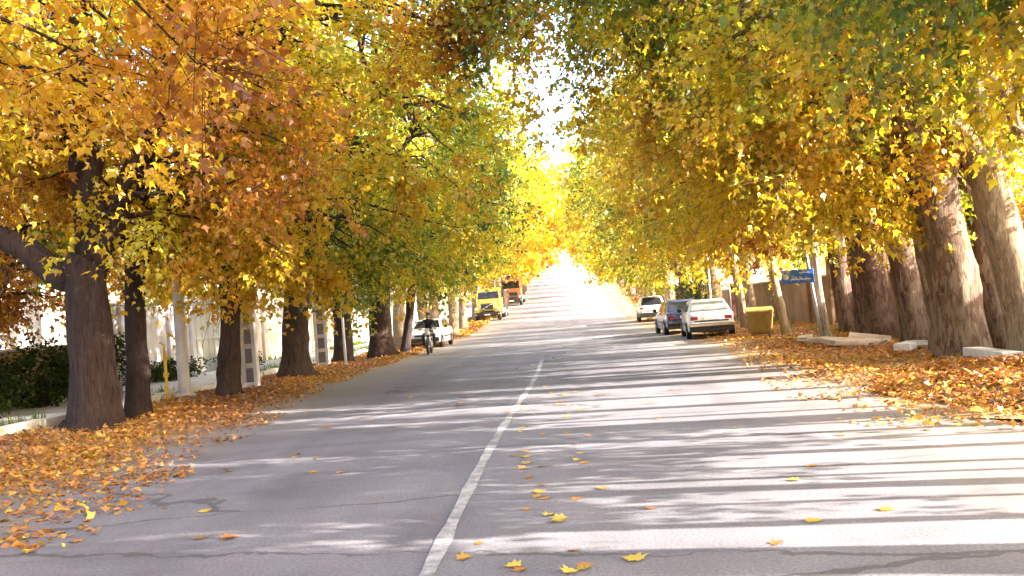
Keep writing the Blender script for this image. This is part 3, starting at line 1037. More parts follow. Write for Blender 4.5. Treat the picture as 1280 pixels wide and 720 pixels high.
def lattice_pole(label, x, y, w, d, h):
    """tapered concrete power pole with recessed rectangular openings up each face"""
    t = thing('power_pole', label, 'pole', (x, y, zf(y)))
    tw = .55
    for s in (-1, 1):
        m_ = MB()
        m_.add([(s * w - .05, -d, -.3), (s * w + .05, -d, -.3), (s * w + .05, d, -.3), (s * w - .05, d, -.3),
                (s * w * tw - .04, -d * tw, h), (s * w * tw + .04, -d * tw, h), (s * w * tw + .04, d * tw, h), (s * w * tw - .04, d * tw, h)],
               [(0, 3, 2, 1), (4, 5, 6, 7), (0, 1, 5, 4), (1, 2, 6, 5), (2, 3, 7, 6), (3, 0, 4, 7)])
        m_.build('flange', 'pole_concrete', t)
    k = 0
    z = .05
    while z < h - .5:
        f = 1 + (tw - 1) * z / h
        MB().box((-w * f + .045, -d * f * .62, z), (w * f - .045, d * f * .62, z + .13)).build('rung', 'pole_concrete', t)
        z += .52
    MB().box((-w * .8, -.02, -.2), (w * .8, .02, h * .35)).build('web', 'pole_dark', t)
    MB().rbox((-.9, -.06, h - .7), (.9, .06, h - .58), .012, 1).build('crossarm', 'grey_metal', t)
    for xx in (-.75, 0, .75):
        MB().lathe([(.03, 0), (.07, .03), (.04, .08), (.07, .12), (.03, .2), (0, .21)], 10, 'z', (xx, 0, h - .575)).build('insulator', 'white_metal', t)
    return t


plain_pole('utility_pole', 'stout whitish concrete pole beside the yellow pipe', -8.6, 22.0, .15, .11, 7.5, 'pole_concrete')
lattice_pole('concrete lattice power pole beside the slender golden tree', -7.75, 24.3, .17, .12, 8.2)
lattice_pole('concrete lattice power pole beyond the leaning brown tree', -8.3, 33.4, .2, .13, 8.2)
plain_pole('lamp_post', 'thin white pole in front of the dark trunk', -7.0, 31.6, .05, .04, 6, 'white_metal')
t = thing('gas_pipe', 'yellow gas riser pipe at the foot of the whitish pole', 'pipe', (-8.72, 21.3, 0))
MB().tube([(0, 0, -.1), (0, 0, .6), (0, 0, 1.25)], .035, 10).build('pipe', 'yellow_pipe', t)
MB().rbox((-.05, -.05, .62), (.05, .05, .74), .015, 2).build('valve', 'yellow_pipe', t)
MB().tube([(0, 0, 1.22), (.0, 0, 1.4), (-.1, 0, 1.46)], .025, 8).build('vent', 'yellow_pipe', t)
plain_pole('post', 'slim grey post behind the white sedan', 7.0, 40.5, .045, .035, 3.6, 'white_metal')

# blue street sign
t = thing('street_sign', 'blue street name plate with white lettering on a pale post', 'sign', (8.03, 27.2, 0), 0)
MB().tube([(.1 - .105 * z, 0, z) for z in (-.3, .8, 1.6, 2.6, 3.1)], .05, 12).build('post', 'grey_metal', t)
pl = MB().rbox((-1.12, -.075, 2.07), (-.2, -.05, 2.47), .01, 1).build('plate', 'sign_blue', t, (.2, 0, -.38))
MB().rbox((-.93, -.05, 1.82), (-.1, -.02, 1.88), .005, 1).build('bracket', 'grey_metal', t)
MB().lathe([(.0, -.083), (.085, -.083), (.085, -.076)], 18, 'y', (-1.0, 0, 2.27)).build('emblem', 'sign_white', pl)
# two lines of pale script: low strokes with tall letters and dots, as much as can be read
for (x0, x1, z, hh) in ((-.62, -.34, 2.36, .05), (-.88, -.3, 2.17, .06)):
    m_ = MB()
    xx = x0
    r_ = random.Random(int(z * 100))
    m_.box((x0, -.081, z), (x1, -.0765, z + hh * .45))
    while xx < x1 - .03:
        if r_.random() < .45:
            m_.box((xx, -.081, z + hh * .45), (xx + .022, -.0765, z + hh * r_.uniform(1.1, 1.7)))
        elif r_.random() < .4:
            m_.box((xx, -.081, z - .035), (xx + .02, -.0765, z - .015))
        xx += .045
    m_.build('lettering', 'sign_white', pl)
t = thing('small_sign', 'small white square plate on a thin post by the dark doorway', 'sign', (8.3, 43.2, 0), 0)
MB().tube([(0, 0, -.2), (0, 0, 1.2), (0, 0, 2.35)], .03, 10).build('post', 'grey_metal', t)
MB().rbox((-.2, -.05, 1.95), (.2, -.032, 2.35), .008, 1).build('plate', 'sign_white', t)

# ------------------------------------------------------------------ rubbish bin
t = thing('rubbish_bin', 'mustard yellow wheeled rubbish bin on the leafy verge', 'bin', (7.0, 30.2, .01), R(-8))
t.scale = (.84, .84, .97)
h0, h1 = .16, .88
bd = MB()
sec = []
for z, w, d in ((h0, .36, .30), (.3, .40, .35), (.86, .48, .45), (.9, .50, .47), (h1 + .06, .50, .47)):
    sec.append([(px, pz * d / w if False else pz, z) for px, pz in rrect(w, -d, d, .05, .05)])
bd.loft(sec, True).build('body', 'bin', t)
MB().add([(-.52, -.49, .945), (.52, -.49, .945), (.52, .49, .99), (-.52, .49, .99), (-.5, -.46, .97), (.5, -.46, .97), (.5, .46, 1.06), (-.5, .46, 1.06)],
         [(0, 3, 2, 1), (4, 5, 6, 7), (0, 1, 5, 4), (1, 2, 6, 5), (2, 3, 7, 6), (3, 0, 4, 7)]).build('lid', 'bin', t)
for s in (-1, 1):
    MB().rbox((s * .50 - .03, -.05, .70), (s * .50 + .03, .05, .80), .01, 1).build('trunnion', 'bin_dark', t)
    for b in (-1, 1):
        w_ = MB().lathe([(.0, -.025), (.08, -.025), (.085, 0), (.08, .025), (0, .025)], 14, 'x', (s * .3, b * .22, .085)).build('wheel', 'rubber', t)
        MB().box((s * .3 - .035, b * .22 - .02, .09), (s * .3 + .035, b * .22 + .02, .18)).build('caster', 'grey_metal', w_)
for k in range(3):
    xx = -.22 + .22 * k
    MB().add([(xx - .02, -.335, .3), (xx + .02, -.335, .3), (xx + .02, -.44, .82), (xx - .02, -.44, .82), (xx - .02, -.36, .3), (xx + .02, -.36, .3), (xx + .02, -.465, .82), (xx - .02, -.465, .82)],
             [(0, 1, 2, 3), (7, 6, 5, 4), (0, 4, 5, 1), (1, 5, 6, 2), (2, 6, 7, 3), (3, 7, 4, 0)]).build('rib', 'bin', t)


# ------------------------------------------------------------------ vehicles
def wheel(parent, x, y, r, w, side, rim='rim', name='wheel'):
    """wheel empty-free: the tyre is the wheel, rim and hub are sub-parts"""
    prof = [(r * .60, -w * .42), (r * .78, -w * .5), (r * .93, -w * .47), (r, -w * .33), (r, w * .33), (r * .93, w * .47), (r * .78, w * .5), (r * .60, w * .42)]
    o = MB().lathe(prof, 28, 'x').build(name, 'rubber', parent, (x, y, r))
    m_ = MB().lathe([(.0, side * w * .30), (r * .16, side * w * .34), (r * .2, side * w * .22), (r * .46, side * w * .16), (r * .56, side * w * .36), (r * .63, side * w * .44)], 24, 'x')
    m_.build('rim', rim, o)
    b = MB()
    for k in range(5):
        a = 2 * math.pi * k / 5
        b.lathe([(.0, side * w * .24), (r * .035, side * w * .24), (r * .035, side * w * .29), (0, side * w * .3)], 6, 'x', (0, r * .3 * math.cos(a), r * .3 * math.sin(a)))
    b.build('wheel_nuts', 'grey_metal', o)
    return o


def car(name, label, loc, rz, paint, L=4.3, W=1.68, H=1.4, kind='sedan', rear_glass='glass', bumper='black', cat='car'):
    t = thing(name, label, cat, loc, rz)
    hw = W / 2
    e = L / 2
    if kind == 'sedan':
        secs = [(-e, .78, .44, .78), (-e + .05, .89, .36, .90), (-e + .2, .95, .28, .955), (-e + .8, .985, .22, .965), (0, 1, .2, .95), (e - 1.1, .985, .22, .93), (e - .45, .95, .25, .84), (e - .1, .87, .34, .74), (e, .74, .42, .64)]
        yr0, yr1, yf0, yf1 = -e + .48, -e + 1.10, e - 1.15, e - 1.85
        zb = .93
    else:
        secs = [(-e, .80, .46, .95), (-e + .05, .91, .38, 1.06), (-e + .2, .96, .32, 1.08), (-e + .8, .99, .28, 1.07), (0, 1, .27, 1.05), (e - 1.0, .985, .28, 1.02), (e - .4, .95, .30, .93), (e - .1, .87, .38, .80), (e, .74, .46, .7)]
        yr0, yr1, yf0, yf1 = -e + .10, -e + .55, e - 1.05, e - 1.75
        zb = 1.03
    rings = []
    for y_, k, z0, z1 in secs:
        rings.append([(px, y_, pz) for px, pz in rrect(hw * k, z0, z1, .07, .13, 4)])
    MB().loft(rings).build('body', paint, t)
    # cabin
    def hwz(z):
        f = (z - zb) / (H - zb)
        return hw * (.93 - .19 * f - .03 * f * f)

    def yr(z):
        return yr0 + (yr1 - yr0) * (z - zb) / (H - zb)

    def yf(z):
        return yf0 + (yf1 - yf0) * (z - zb) / (H - zb)

    def ring(z, sh=0):
        a, y0_, y1_ = hwz(min(z, H)) - sh, yr(min(z, H)) + sh, yf(min(z, H)) - sh
        r = .12
        pts = []
        for cx, cy, a0 in ((a - r, y1_ - r, 0), (-a + r, y1_ - r, 90), (-a + r, y0_ + r, 180), (a - r, y0_ + r, 270)):
            for k in range(4):
                an = R(a0 + 30 * k)
                pts.append((cx + r * math.cos(an), cy + r * math.sin(an), z))
        return pts
    MB().loft([ring(zb - .06), ring(zb), ring((zb + H) / 2), ring(H - .05), ring(H - .015, .05), ring(H, .16)]).build('cabin', paint, t)
    z0, z1 = zb + .05, H - .09
    g = .012
    MB().panel([(-(hwz(z0) - .10), yr(z0) - g, z0), (hwz(z0) - .10, yr(z0) - g, z0), (hwz(z1) - .11, yr(z1) - g, z1), (-(hwz(z1) - .11), yr(z1) - g, z1)], .008).build('rear_window', rear_glass, t)
    MB().panel([(hwz(z0) - .10, yf(z0) + g, z0), (-(hwz(z0) - .10), yf(z0) + g, z0), (-(hwz(z1) - .11), yf(z1) + g, z1), (hwz(z1) - .11, yf(z1) + g, z1)], .008).build('windscreen', 'glass', t)
    for s in (-1, 1):
        ya0, ya1, yb0, yb1 = yr(z0) + .22, yr(z1) + .14, yf(z0) - .22, yf(z1) - .12
        ym = (ya0 + yb0) / 2
        for (p0, p1, q0, q1) in ((ya0, ya1, ym - .05, ym - .05), (ym + .05, ym + .05, yb0, yb1)):
            q = [(s * (hwz(z0) + g), p0, z0), (s * (hwz(z0) + g), q0, z0), (s * (hwz(z1) + g), q1, z1), (s * (hwz(z1) + g), p1, z1)]
            if s < 0:
                q = q[::-1]
            MB().panel(q, .006).build('side_window', 'glass', t)
        for yh in (ym - .25, ym + .75):
            MB().rbox((min(s * hw * 1.0 - .01, s * hw * 1.0 + .02), yh - .09, .80), (max(s * hw - .01, s * hw + .02), yh + .09, .83), .008, 1).build('door_handle', 'black', t)
        MB().rbox((s * (hw + .08) - .09, yf0 - .35, zb + .02), (s * (hw + .08) + .07, yf0 - .25, zb + .16), .03, 2).build('side_mirror', 'black' if kind == 'sedan' else paint, t)
        MB().rbox((min(s * (hw - .004), s * (hw + .018)), -e + 1.2, .50), (max(s * (hw - .004), s * (hw + .018)), e - 1.25, .56), .008, 1).build('side_trim', 'black', t)
        rw = .29 if kind == 'sedan' else .34
        for yy in (-e + .82, e - .80):
            MB().lathe([(rw + .055, -.02), (rw + .055, .005), (rw + .03, .008), (0, .008)] if s > 0 else [(0, -.008), (rw + .03, -.008), (rw + .055, -.005), (rw + .055, .02)], 26, 'x', (s * (hw * .99), yy, rw + .015)).build('wheel_arch', 'black', t)
            wheel(t, s * (hw * .99 - .06), yy, rw, .19, s)
        # lamps
        zl = .74 if kind == 'sedan' else .90
        wl = .26 if kind == 'sedan' else .22
        MB().rbox((s * (hw * .86 - wl / 2) - wl / 2, -e - .006, zl - .065), (s * (hw * .86 - wl / 2) + wl / 2, -e + .12, zl + .065), .02, 2).build('tail_light', 'lamp_red', t)
        MB().rbox((s * (hw * .80 - .12) - .13, e - .2, .58), (s * (hw * .80 - .12) + .13, e + .004, .70), .03, 2).build('headlight', 'lamp_clear', t)
    zb0 = .40 if kind == 'sedan' else .40
    if kind == 'sedan':
        MB().rbox((-hw * .95, -e - .10, .44), (hw * .95, -e + .25, .56), .03, 2).build('rear_bumper', 'chrome' if bumper == 'chrome' else bumper, t)
        MB().rbox((-hw * .93, -e - .03, .26), (hw * .93, -e + .3, .437), .03, 2).build('rear_apron', 'black', t)
        MB().rbox((-hw * .72, -e - .012, .605), (hw * .72, -e + .1, .66), .006, 1).build('trim_strip', 'black', t)
    else:
        MB().rbox((-hw * .96, -e - .06, .30), (hw * .96, -e + .3, .60), .05, 2).build('rear_bumper', 'black', t)
        MB().rbox((-hw * .62, -e - .02, H - .03), (hw * .62, -e + .62, H + .01), .012, 1).build('spoiler', paint, t)
    MB().rbox((-hw * .95, e - .25, .32), (hw * .95, e + .07, .52), .04, 2).build('front_bumper', bumper, t)
    MB().rbox((-.42, e - .1, .56), (.42, e + .012, .68), .015, 1).build('grille', 'black', t)
    MB().rbox((-.26, -e - (.02 if kind == 'sedan' else .03), .67 if kind == 'sedan' else .74), (.26, -e + .05, .78 if kind == 'sedan' else .85), .005, 1).build('number_plate', 'plate', t)
    return t


car('parked_car', 'white sedan parked with its tail and chrome bumper towards the bin', (5.98, 35.2, 0), R(-3), 'car_white', bumper='chrome', rear_glass='glass_pale')
car('parked_car', 'dark blue car parked just ahead of the white sedan', (5.55, 40.4, 0), R(2), 'car_blue', H=1.44)
car('parked_car', 'white crossover with dark rear window and black lower bumper', (6.25, 63.2, zf(63)), R(-2), 'car_white', 4.4, 1.82, 1.66, 'suv')
car('parked_car', 'white car parked nose out behind the motorcycle rider', (-6.35, 46.8, 0), R(178), 'car_white', H=1.42)


def truck(label, loc, rz, paint, bed='bed_steel', bonnet=True, glass='glass_blue', visor=None, bed_h=2.75):
    t = thing('truck', label, 'truck', loc, rz)
    zc = .95
    # chassis
    MB().rbox((-.5, -3.6, .62), (.5, 3.0, .86), .03, 1).build('chassis', 'black', t)
    cab0, cab1 = (.3, 1.95) if bonnet else (1.25, 3.05)
    H = 2.95
    rings = []
    for z, w, y0, y1 in ((.95, 1.12, cab0, cab1), (1.5, 1.15, cab0, cab1 + .02), (1.9, 1.15, cab0, cab1), (2.7, 1.06, cab0 + .04, cab1 - .26), (2.86, 1.0, cab0 + .1, cab1 - .36), (H, .86, cab0 + .25, cab1 - .55)):
        r = .12
        pts = []
        for cx, cy, a0 in ((w - r, y1 - r, 0), (-w + r, y1 - r, 90), (-w + r, y0 + r, 180), (w - r, y0 + r, 270)):
            for k in range(4):
                an = R(a0 + 30 * k)
                pts.append((cx + r * math.cos(an), cy + r * math.sin(an), z))
        rings.append(pts)
    cb = MB().loft(rings).build('cab', paint, t)
    ws = MB().panel([(.98, cab1 - .035, 1.98), (-.98, cab1 - .035, 1.98), (-.92, cab1 - .235, 2.62), (.92, cab1 - .235, 2.62)], .035)
    ws.build('windscreen', glass, t)
    MB().tube([(.1, cab1 + .03, 1.99), (.5, cab1 - .02, 2.14), (.8, cab1 - .1, 2.36)], .012, 6).build('wiper', 'black', t)
    for s in (-1, 1):
        q = [(s * 1.145, cab0 + .45, 1.95), (s * 1.145, cab1 - .12, 1.95), (s * 1.075, cab1 - .32, 2.6), (s * 1.085, cab0 + .45, 2.6)]
        MB().panel(q if s > 0 else q[::-1], .02).build('side_window', 'glass', t)
        MB().rbox((min(s * 1.14, s * 1.17), cab0 + .5, 1.6), (max(s * 1.14, s * 1.17), cab0 + .66, 1.65), .008, 1).build('door_handle', 'black', t)
        MB().tube([(s * 1.1, cab1 - .1, 1.9), (s * 1.36, cab1 + .05, 2.0), (s * 1.36, cab1 + .05, 2.5), (s * 1.06, cab1 - .25, 2.6)], .018, 6).build('mirror_arm', 'black', t)
        MB().rbox((s * 1.36 - .10, cab1 + .03, 2.02), (s * 1.36 + .10, cab1 + .09, 2.46), .02, 1).build('side_mirror', 'black', t)
    if visor:
        MB().rbox((-1.08, cab1 - .42, 2.68), (1.08, cab1 + .06, 2.80), .03, 1).build('visor', visor, t)
    front = 3.15 if bonnet else 3.08
    if bonnet:
        rings = [[(px, yy, pz) for px, pz in rrect(w, .95, zt, .05, .16, 4)] for yy, w, zt in ((cab1 - .1, .82, 1.86), (2.5, .78, 1.82), (3.0, .74, 1.76), (front - .03, .70, 1.70))]
        MB().loft(rings).build('bonnet', paint, t)
        for s in (-1, 1):
            # arched front wing
            ring = []
            for a in np.linspace(0, 180, 11):
                ca, sa = math.cos(R(a)), math.sin(R(a))
                ring.append([(s * .72, 2.45 + .66 * ca, .62 + .66 * sa), (s * 1.2, 2.45 + .66 * ca, .62 + .66 * sa), (s * 1.2, 2.45 + .6 * ca, .62 + .6 * sa), (s * .72, 2.45 + .6 * ca, .62 + .6 * sa)])
            MB().loft(ring, False).build('wing', paint, t)
            MB().rbox((s * .96 - .2, front - .16, .98), (s * .96 + .2, front - .02, 1.28), .03, 1).build('lamp_panel', paint, t)
    gr0, gr1, gw = (1.02, 1.62, .56) if bonnet else (1.08, 1.62, .74)
    gy = front if bonnet else cab1 + .03
    MB().rbox((-gw, gy - .08, gr0), (gw, gy + .02, gr1), .02, 1).build('grille', 'black', t)
    for j in range(6):
        z = gr0 + .06 + j * (gr1 - gr0 - .12) / 5
        MB().box((-gw + .05, gy + .021, z - .012), (gw - .05, gy + .033, z + .012)).build('grille_slat', 'grey_metal' if j % 5 == 0 else 'black', t)
    if bonnet:
        a = np.array([gw - .06, gy + .05, gr0 + .05])
        b = np.array([-gw + .06, gy + .05, gr1 - .05])
        MB().tube([a, (a + b) / 2, b], .03, 6).build('grille_bar', 'chrome', t)
        MB().lathe([(.0, .065), (.075, .065), (.09, .04), (.09, .02)], 16, 'y', (0, gy, (gr0 + gr1) / 2)).build('emblem', 'chrome', t)
    for s in (-1, 1):
        yy = front if bonnet else cab1 + .02
        MB().lathe([(.12, -.06), (.135, .02), (.10, .045), (0, .055)], 18, 'y', (s * (.96 if bonnet else .92), yy, 1.13 if bonnet else .98)).build('headlight', 'lamp_clear', t)
        MB().rbox((s * 1.05 - .07, yy - .05, .60), (s * 1.05 + .07, yy + .21, .68), .015, 1).build('indicator', 'yellow_pipe', t)
    MB().rbox((-1.18, front - .05, .48), (1.18, front + .17, .84), .04, 2).build('bumper', 'black', t)
    MB().rbox((-.26, front + .168, .55), (.26, front + .185, .66), .004, 1).build('number_plate', 'plate', t)
    for s in (-1, 1):
        wheel(t, s * 1.02, 2.45, .52, .3, s, 'rim')
        wheel(t, s * .92, -1.3, .52, .52, s, 'rim')
        wheel(t, s * .92, -2.5, .52, .52, s, 'rim')
    # tipper body: floor, sides with ribs, headboard and canopy over the cab
    b0, b1 = -3.7, cab0 - .12
    hb = bed_h
    MB().box((-1.2, b0, 1.14), (1.2, b1, 1.24)).build('bed_floor', bed, t)
    for s in (-1, 1):
        sd_ = MB().box((min(s * 1.2, s * 1.14), b0, 1.243), (max(s * 1.2, s * 1.14), b1, hb)).build('bed_side', bed, t)
        for j in range(6):
            yy = b0 + .2 + j * (b1 - b0 - .4) / 5
            MB().box((min(s * 1.203, s * 1.27), yy - .05, 1.15), (max(s * 1.203, s * 1.27), yy + .05, hb - .02)).build('rib', bed, sd_)
        MB().box((min(s * 1.203, s * 1.28), b0, hb - .08), (max(s * 1.203, s * 1.28), b1, hb + .02)).build('top_rail', bed, sd_)
    MB().box((-1.137, b1 - .06, 1.243), (1.137, b1, hb + .3)).build('headboard', bed, t)
    MB().box((-1.137, b0, 1.243), (1.137, b0 + .06, hb)).build('tailgate', bed, t)
    MB().rbox((-1.1, b1 + .01, hb + .22), (1.1, b1 + .9, hb + .3), .01, 1).build('cab_guard', bed, t)
    MB().lathe([(0, -.45), (.3, -.44), (.32, -.4), (.32, .4), (.3, .44), (0, .45)], 18, 'y', (-.85, -.2, .72)).build('fuel_tank', 'grey_metal', t)
    return t


truck('yellow bonneted truck with blue windscreen and diagonal bar across its grille', (-6.65, 86.6, zf(84) - .02), R(177), 'truck_yellow', bed_h=2.6)
truck('orange red truck with dark visor parked behind the yellow truck', (-5.75, 106.5, zf(104)), R(178), 'truck_orange', 'bed_steel', False, 'glass', 'black')
truck('faded pinkish red truck, last of the three trucks up the slope', (-6.4, 122, zf(119)), R(179), 'truck_red', 'truck_red', False, 'glass', None, 3.2)
for o in [q for q in bpy.data.objects if q.name.startswith('truck')]:
    yy = o.location.y
    o.rotation_euler.x = -math.atan((zf(yy + 2) - zf(yy - 2)) / 4) * (1)
    o.location.z = zf(yy)

# ------------------------------------------------------------------ motorcycle and rider
MX, MY = -5.05, 38.0
bk = thing('motorcycle', 'small dark motorcycle ridden towards the viewer along the leafy edge', 'motorcycle', (MX, MY, .0), R(183))


def bwheel(y):
    o = MB().lathe([(.235, -.035), (.27, -.05), (.30, -.035), (.31, 0), (.30, .035), (.27, .05), (.235, .035)], 30, 'x').build('wheel', 'rubber', bk, (0, y, .31))
    MB().lathe([(.23, -.03), (.243, -.03), (.243, .03), (.23, .03), (.23, -.03)], 26, 'x').build('rim', 'chrome', o)
    MB().lathe([(0, -.06), (.05, -.06), (.06, -.03), (.06, .03), (.05, .06), (0, .06)], 12, 'x').build('hub', 'grey_metal', o)
    sp = MB()
    for k in range(16):
        a = 2 * math.pi * k / 16
        sp.tube([(.02 * (-1) ** k, .05 * math.cos(a), .05 * math.sin(a)), (0, .235 * math.cos(a + .2), .235 * math.sin(a + .2))], .004, 4)
    sp.build('spokes', 'chrome', o)


bwheel(.63)
bwheel(-.62)
for s in (-1, 1):
    MB().tube([(s * .09, .63, .31), (s * .085, .53, .62), (s * .08, .40, .98)], .022, 10).build('fork_leg', 'chrome', bk)
    MB().tube([(s * .1, -.62, .31), (s * .1, -.25, .36), (s * .09, .0, .38)], .02, 8).build('swing_arm', 'black', bk)
    MB().tube([(s * .13, -.55, .36), (s * .13, -.42, .72)], .028, 10).build('shock_absorber', 'chrome', bk)
    MB().tube([(s * .1, -.05, .3), (s * .28, -.05, .29)], .016, 8).build('footrest', 'rubber', bk)
    MB().tube([(s * .22, .31, 1.06), (s * .27, .33, 1.2), (s * .3, .34, 1.25)], .007, 6).build('mirror_stalk', 'chrome', bk)
    MB().rbox((s * .3 - .06, .335, 1.21), (s * .3 + .06, .355, 1.30), .02, 2).build('mirror', 'black', bk)
    MB().lathe([(0, -.03), (.03, -.02), (.035, .02), (0, .05)], 10, 'y', (s * .17, .50, .87)).build('indicator', 'yellow_pipe', bk)
MB().tube([(-.36, .23, 1.03), (-.22, .28, 1.06), (-.1, .38, 1.0), (.1, .38, 1.0), (.22, .28, 1.06), (.36, .23, 1.03)], .014, 8).build('handlebar', 'chrome', bk)
for s in (-1, 1):
    MB().tube([(s * .24, .272, 1.057), (s * .37, .227, 1.028)], .02, 10).build('grip', 'rubber', bk)
MB().lathe([(0, -.08), (.07, -.06), (.105, .02), (.11, .06), (.095, .085), (0, .10)], 20, 'y', (0, .50, .90)).build('headlight', 'lamp_clear', bk)
MB().tube([(0, .4, .95), (0, .3, .78), (0, .15, .45), (0, -.1, .32)], .022, 8).build('frame_tube', 'black', bk)
MB().tube([(0, .38, .92), (0, .0, .76), (0, -.5, .74), (0, -.72, .78)], .022, 8).build('frame_spine', 'black', bk)
MB().rbox((-.13, -.12, .3), (.13, .22, .56), .04, 2).build('engine', 'grey_metal', bk)
rings = [[(px, yy, pz) for px, pz in rrect(w, z0, z1, .04, min(w * .7, .07), 4)] for yy, w, z0, z1 in ((-.08, .08, .74, .84), (.02, .125, .72, .9), (.18, .14, .72, .93), (.3, .11, .76, .91), (.36, .06, .8, .87))]
MB().loft(rings).build('fuel_tank', 'bike_red', bk)
rings = [[(px, yy, pz) for px, pz in rrect(w, z0, z1, .03, .04, 4)] for yy, w, z0, z1 in ((-.72, .09, .79, .86), (-.6, .13, .76, .86), (-.3, .13, .75, .835), (-.1, .1, .76, .83), (-.02, .07, .77, .84))]
MB().loft(rings).build('seat', 'black', bk)
for yy in (.63, -.62):
    rg = []
    for a in np.linspace(20, 160, 9):
        ca, sa = math.cos(R(a)), math.sin(R(a))
        rg.append([(-.065, yy + .345 * ca, .31 + .345 * sa), (.065, yy + .345 * ca, .31 + .345 * sa), (.065, yy + .335 * ca, .31 + .335 * sa), (-.065, yy + .335 * ca, .31 + .335 * sa)])
    MB().loft(rg, False).build('mudguard', 'bike_red', bk)
MB().tube([(.15, .1, .35), (.17, -.1, .26), (.17, -.4, .28), (.17, -.75, .36)], [.02, .025, .035, .035], 10).build('exhaust', 'chrome', bk)
MB().rbox((-.1, .52, .99), (.1, .535, 1.08), .005, 1).build('number_plate', 'plate', bk)


def rider():
    """one continuous body grown round a posed skeleton, seated and holding the bar"""
    V, E, Rd = [], [], []

    def v(p, r, par=None):
        V.append(p)
        Rd.append(r)
        if par is not None:
            E.append((par, len(V) - 1))
        return len(V) - 1
    pel = v((0, -.28, .90), (.16, .13))
    wa = v((0, -.25, 1.06), (.145, .11), pel)
    ch = v((0, -.19, 1.26), (.175, .12), wa)
    sh = v((0, -.15, 1.38), (.15, .095), ch)
    nk = v((0, -.125, 1.46), (.058, .058), sh)
    h1 = v((0, -.10, 1.55), (.075, .088), nk)
    h2 = v((0, -.095, 1.63), (.08, .098), h1)
    v((0, -.105, 1.70), (.06, .072), h2)
    for s in (-1, 1):
        a = v((s * .19, -.145, 1.37), (.068, .068), sh)
        e = v((s * .34, .0, 1.17), (.05, .05), a)
        w = v((s * .325, .19, 1.075), (.032, .032), e)
        p = v((s * .312, .245, 1.082), (.036, .022), w)
        for k in range(4):
            xx = s * (.345 - .024 * k)
            f1 = v((xx, .278 - .006 * abs(k - 1), 1.078), (.0095, .0095), p)
            f2 = v((xx, .292, 1.052), (.009, .009), f1)
            v((xx, .274, 1.028), (.008, .008), f2)
        t1 = v((s * .272, .225, 1.062), (.0105, .0105), w)
        v((s * .265, .255, 1.032), (.009, .009), t1)
        hp = v((s * .10, -.24, .86), (.10, .095), pel)
        kn = v((s * .235, .17, .76), (.072, .072), hp)
        an = v((s * .215, -.06, .37), (.046, .046), kn)
        hl = v((s * .215, -.07, .325), (.045, .04), an)
        v((s * .23, .12, .315), (.042, .03), hl)
    me = bpy.data.meshes.new('person')
    me.from_pydata([Vector(p) for p in V], E, [])
    o = bpy.data.objects.new('person', me)
    col.objects.link(o)
    o.modifiers.new('skin', 'SKIN')
    me.skin_vertices.new() if not me.skin_vertices else None
    for sv, r in zip(me.skin_vertices[0].data, Rd):
        sv.radius = r
    me.skin_vertices[0].data[0].use_root = True
    ss = o.modifiers.new('sub', 'SUBSURF')
    ss.levels = ss.render_levels = 2
    dg = bpy.context.evaluated_depsgraph_get()
    nm = bpy.data.meshes.new_from_object(o.evaluated_get(dg))
    o.modifiers.clear()
    o.data = nm
    nm.materials.clear()
    for k in ('cloth_dark', 'cloth_trouser', 'skin', 'shoe'):
        nm.materials.append(M[k])
    for p in nm.polygons:
        c = p.center
        p.use_smooth = True
        if c.z > 1.455 and abs(c.x) < .12:
            p.material_index = 2
        elif c.y > .205 and c.z > .98 and abs(c.x) > .2:
            p.material_index = 2
        elif c.z < .375:
            p.material_index = 3
        elif c.z < .97:
            p.material_index = 1
    return o


pr = rider()
pr.location = (MX, MY, 0)
pr.rotation_euler = (0, 0, R(183))
tag(pr, 'person in dark clothes riding a motorcycle with both hands on the bar', 'person')
hm = MB()
rg = []
for z, rx_, ry_, cy in ((1.60, .088, .098, -.125), (1.645, .093, .108, -.118), (1.69, .085, .1, -.115), (1.725, .062, .075, -.11), (1.742, .02, .025, -.108)):
    rg.append([(rx_ * math.cos(a), cy + ry_ * math.sin(a), z) for a in np.linspace(0, 2 * math.pi, 18, endpoint=False)])
hm.loft(rg).build('hair', 'hair', pr)
for s in (-1, 1):
    MB().lathe([(0, -.008), (.012, 0), (0, .008)], 10, 'y', (s * .032, -.005, 1.605)).build('eye', 'black', pr)
    MB().lathe([(0, -.012), (.03, -.006), (.03, .006), (0, .012)], 10, 'x', (s * .085, -.1, 1.585)).build('ear', 'skin', pr)
MB().add([(-.016, -.008, 1.565), (.016, -.008, 1.565), (0, .018, 1.57), (0, -.004, 1.61)], [(0, 1, 2), (0, 2, 3), (1, 3, 2), (0, 3, 1)]).build('nose', 'skin', pr)
MB().rbox((-.025, -.018, 1.53), (.025, -.004, 1.538), .003, 1).build('mouth', 'lamp_red', pr)

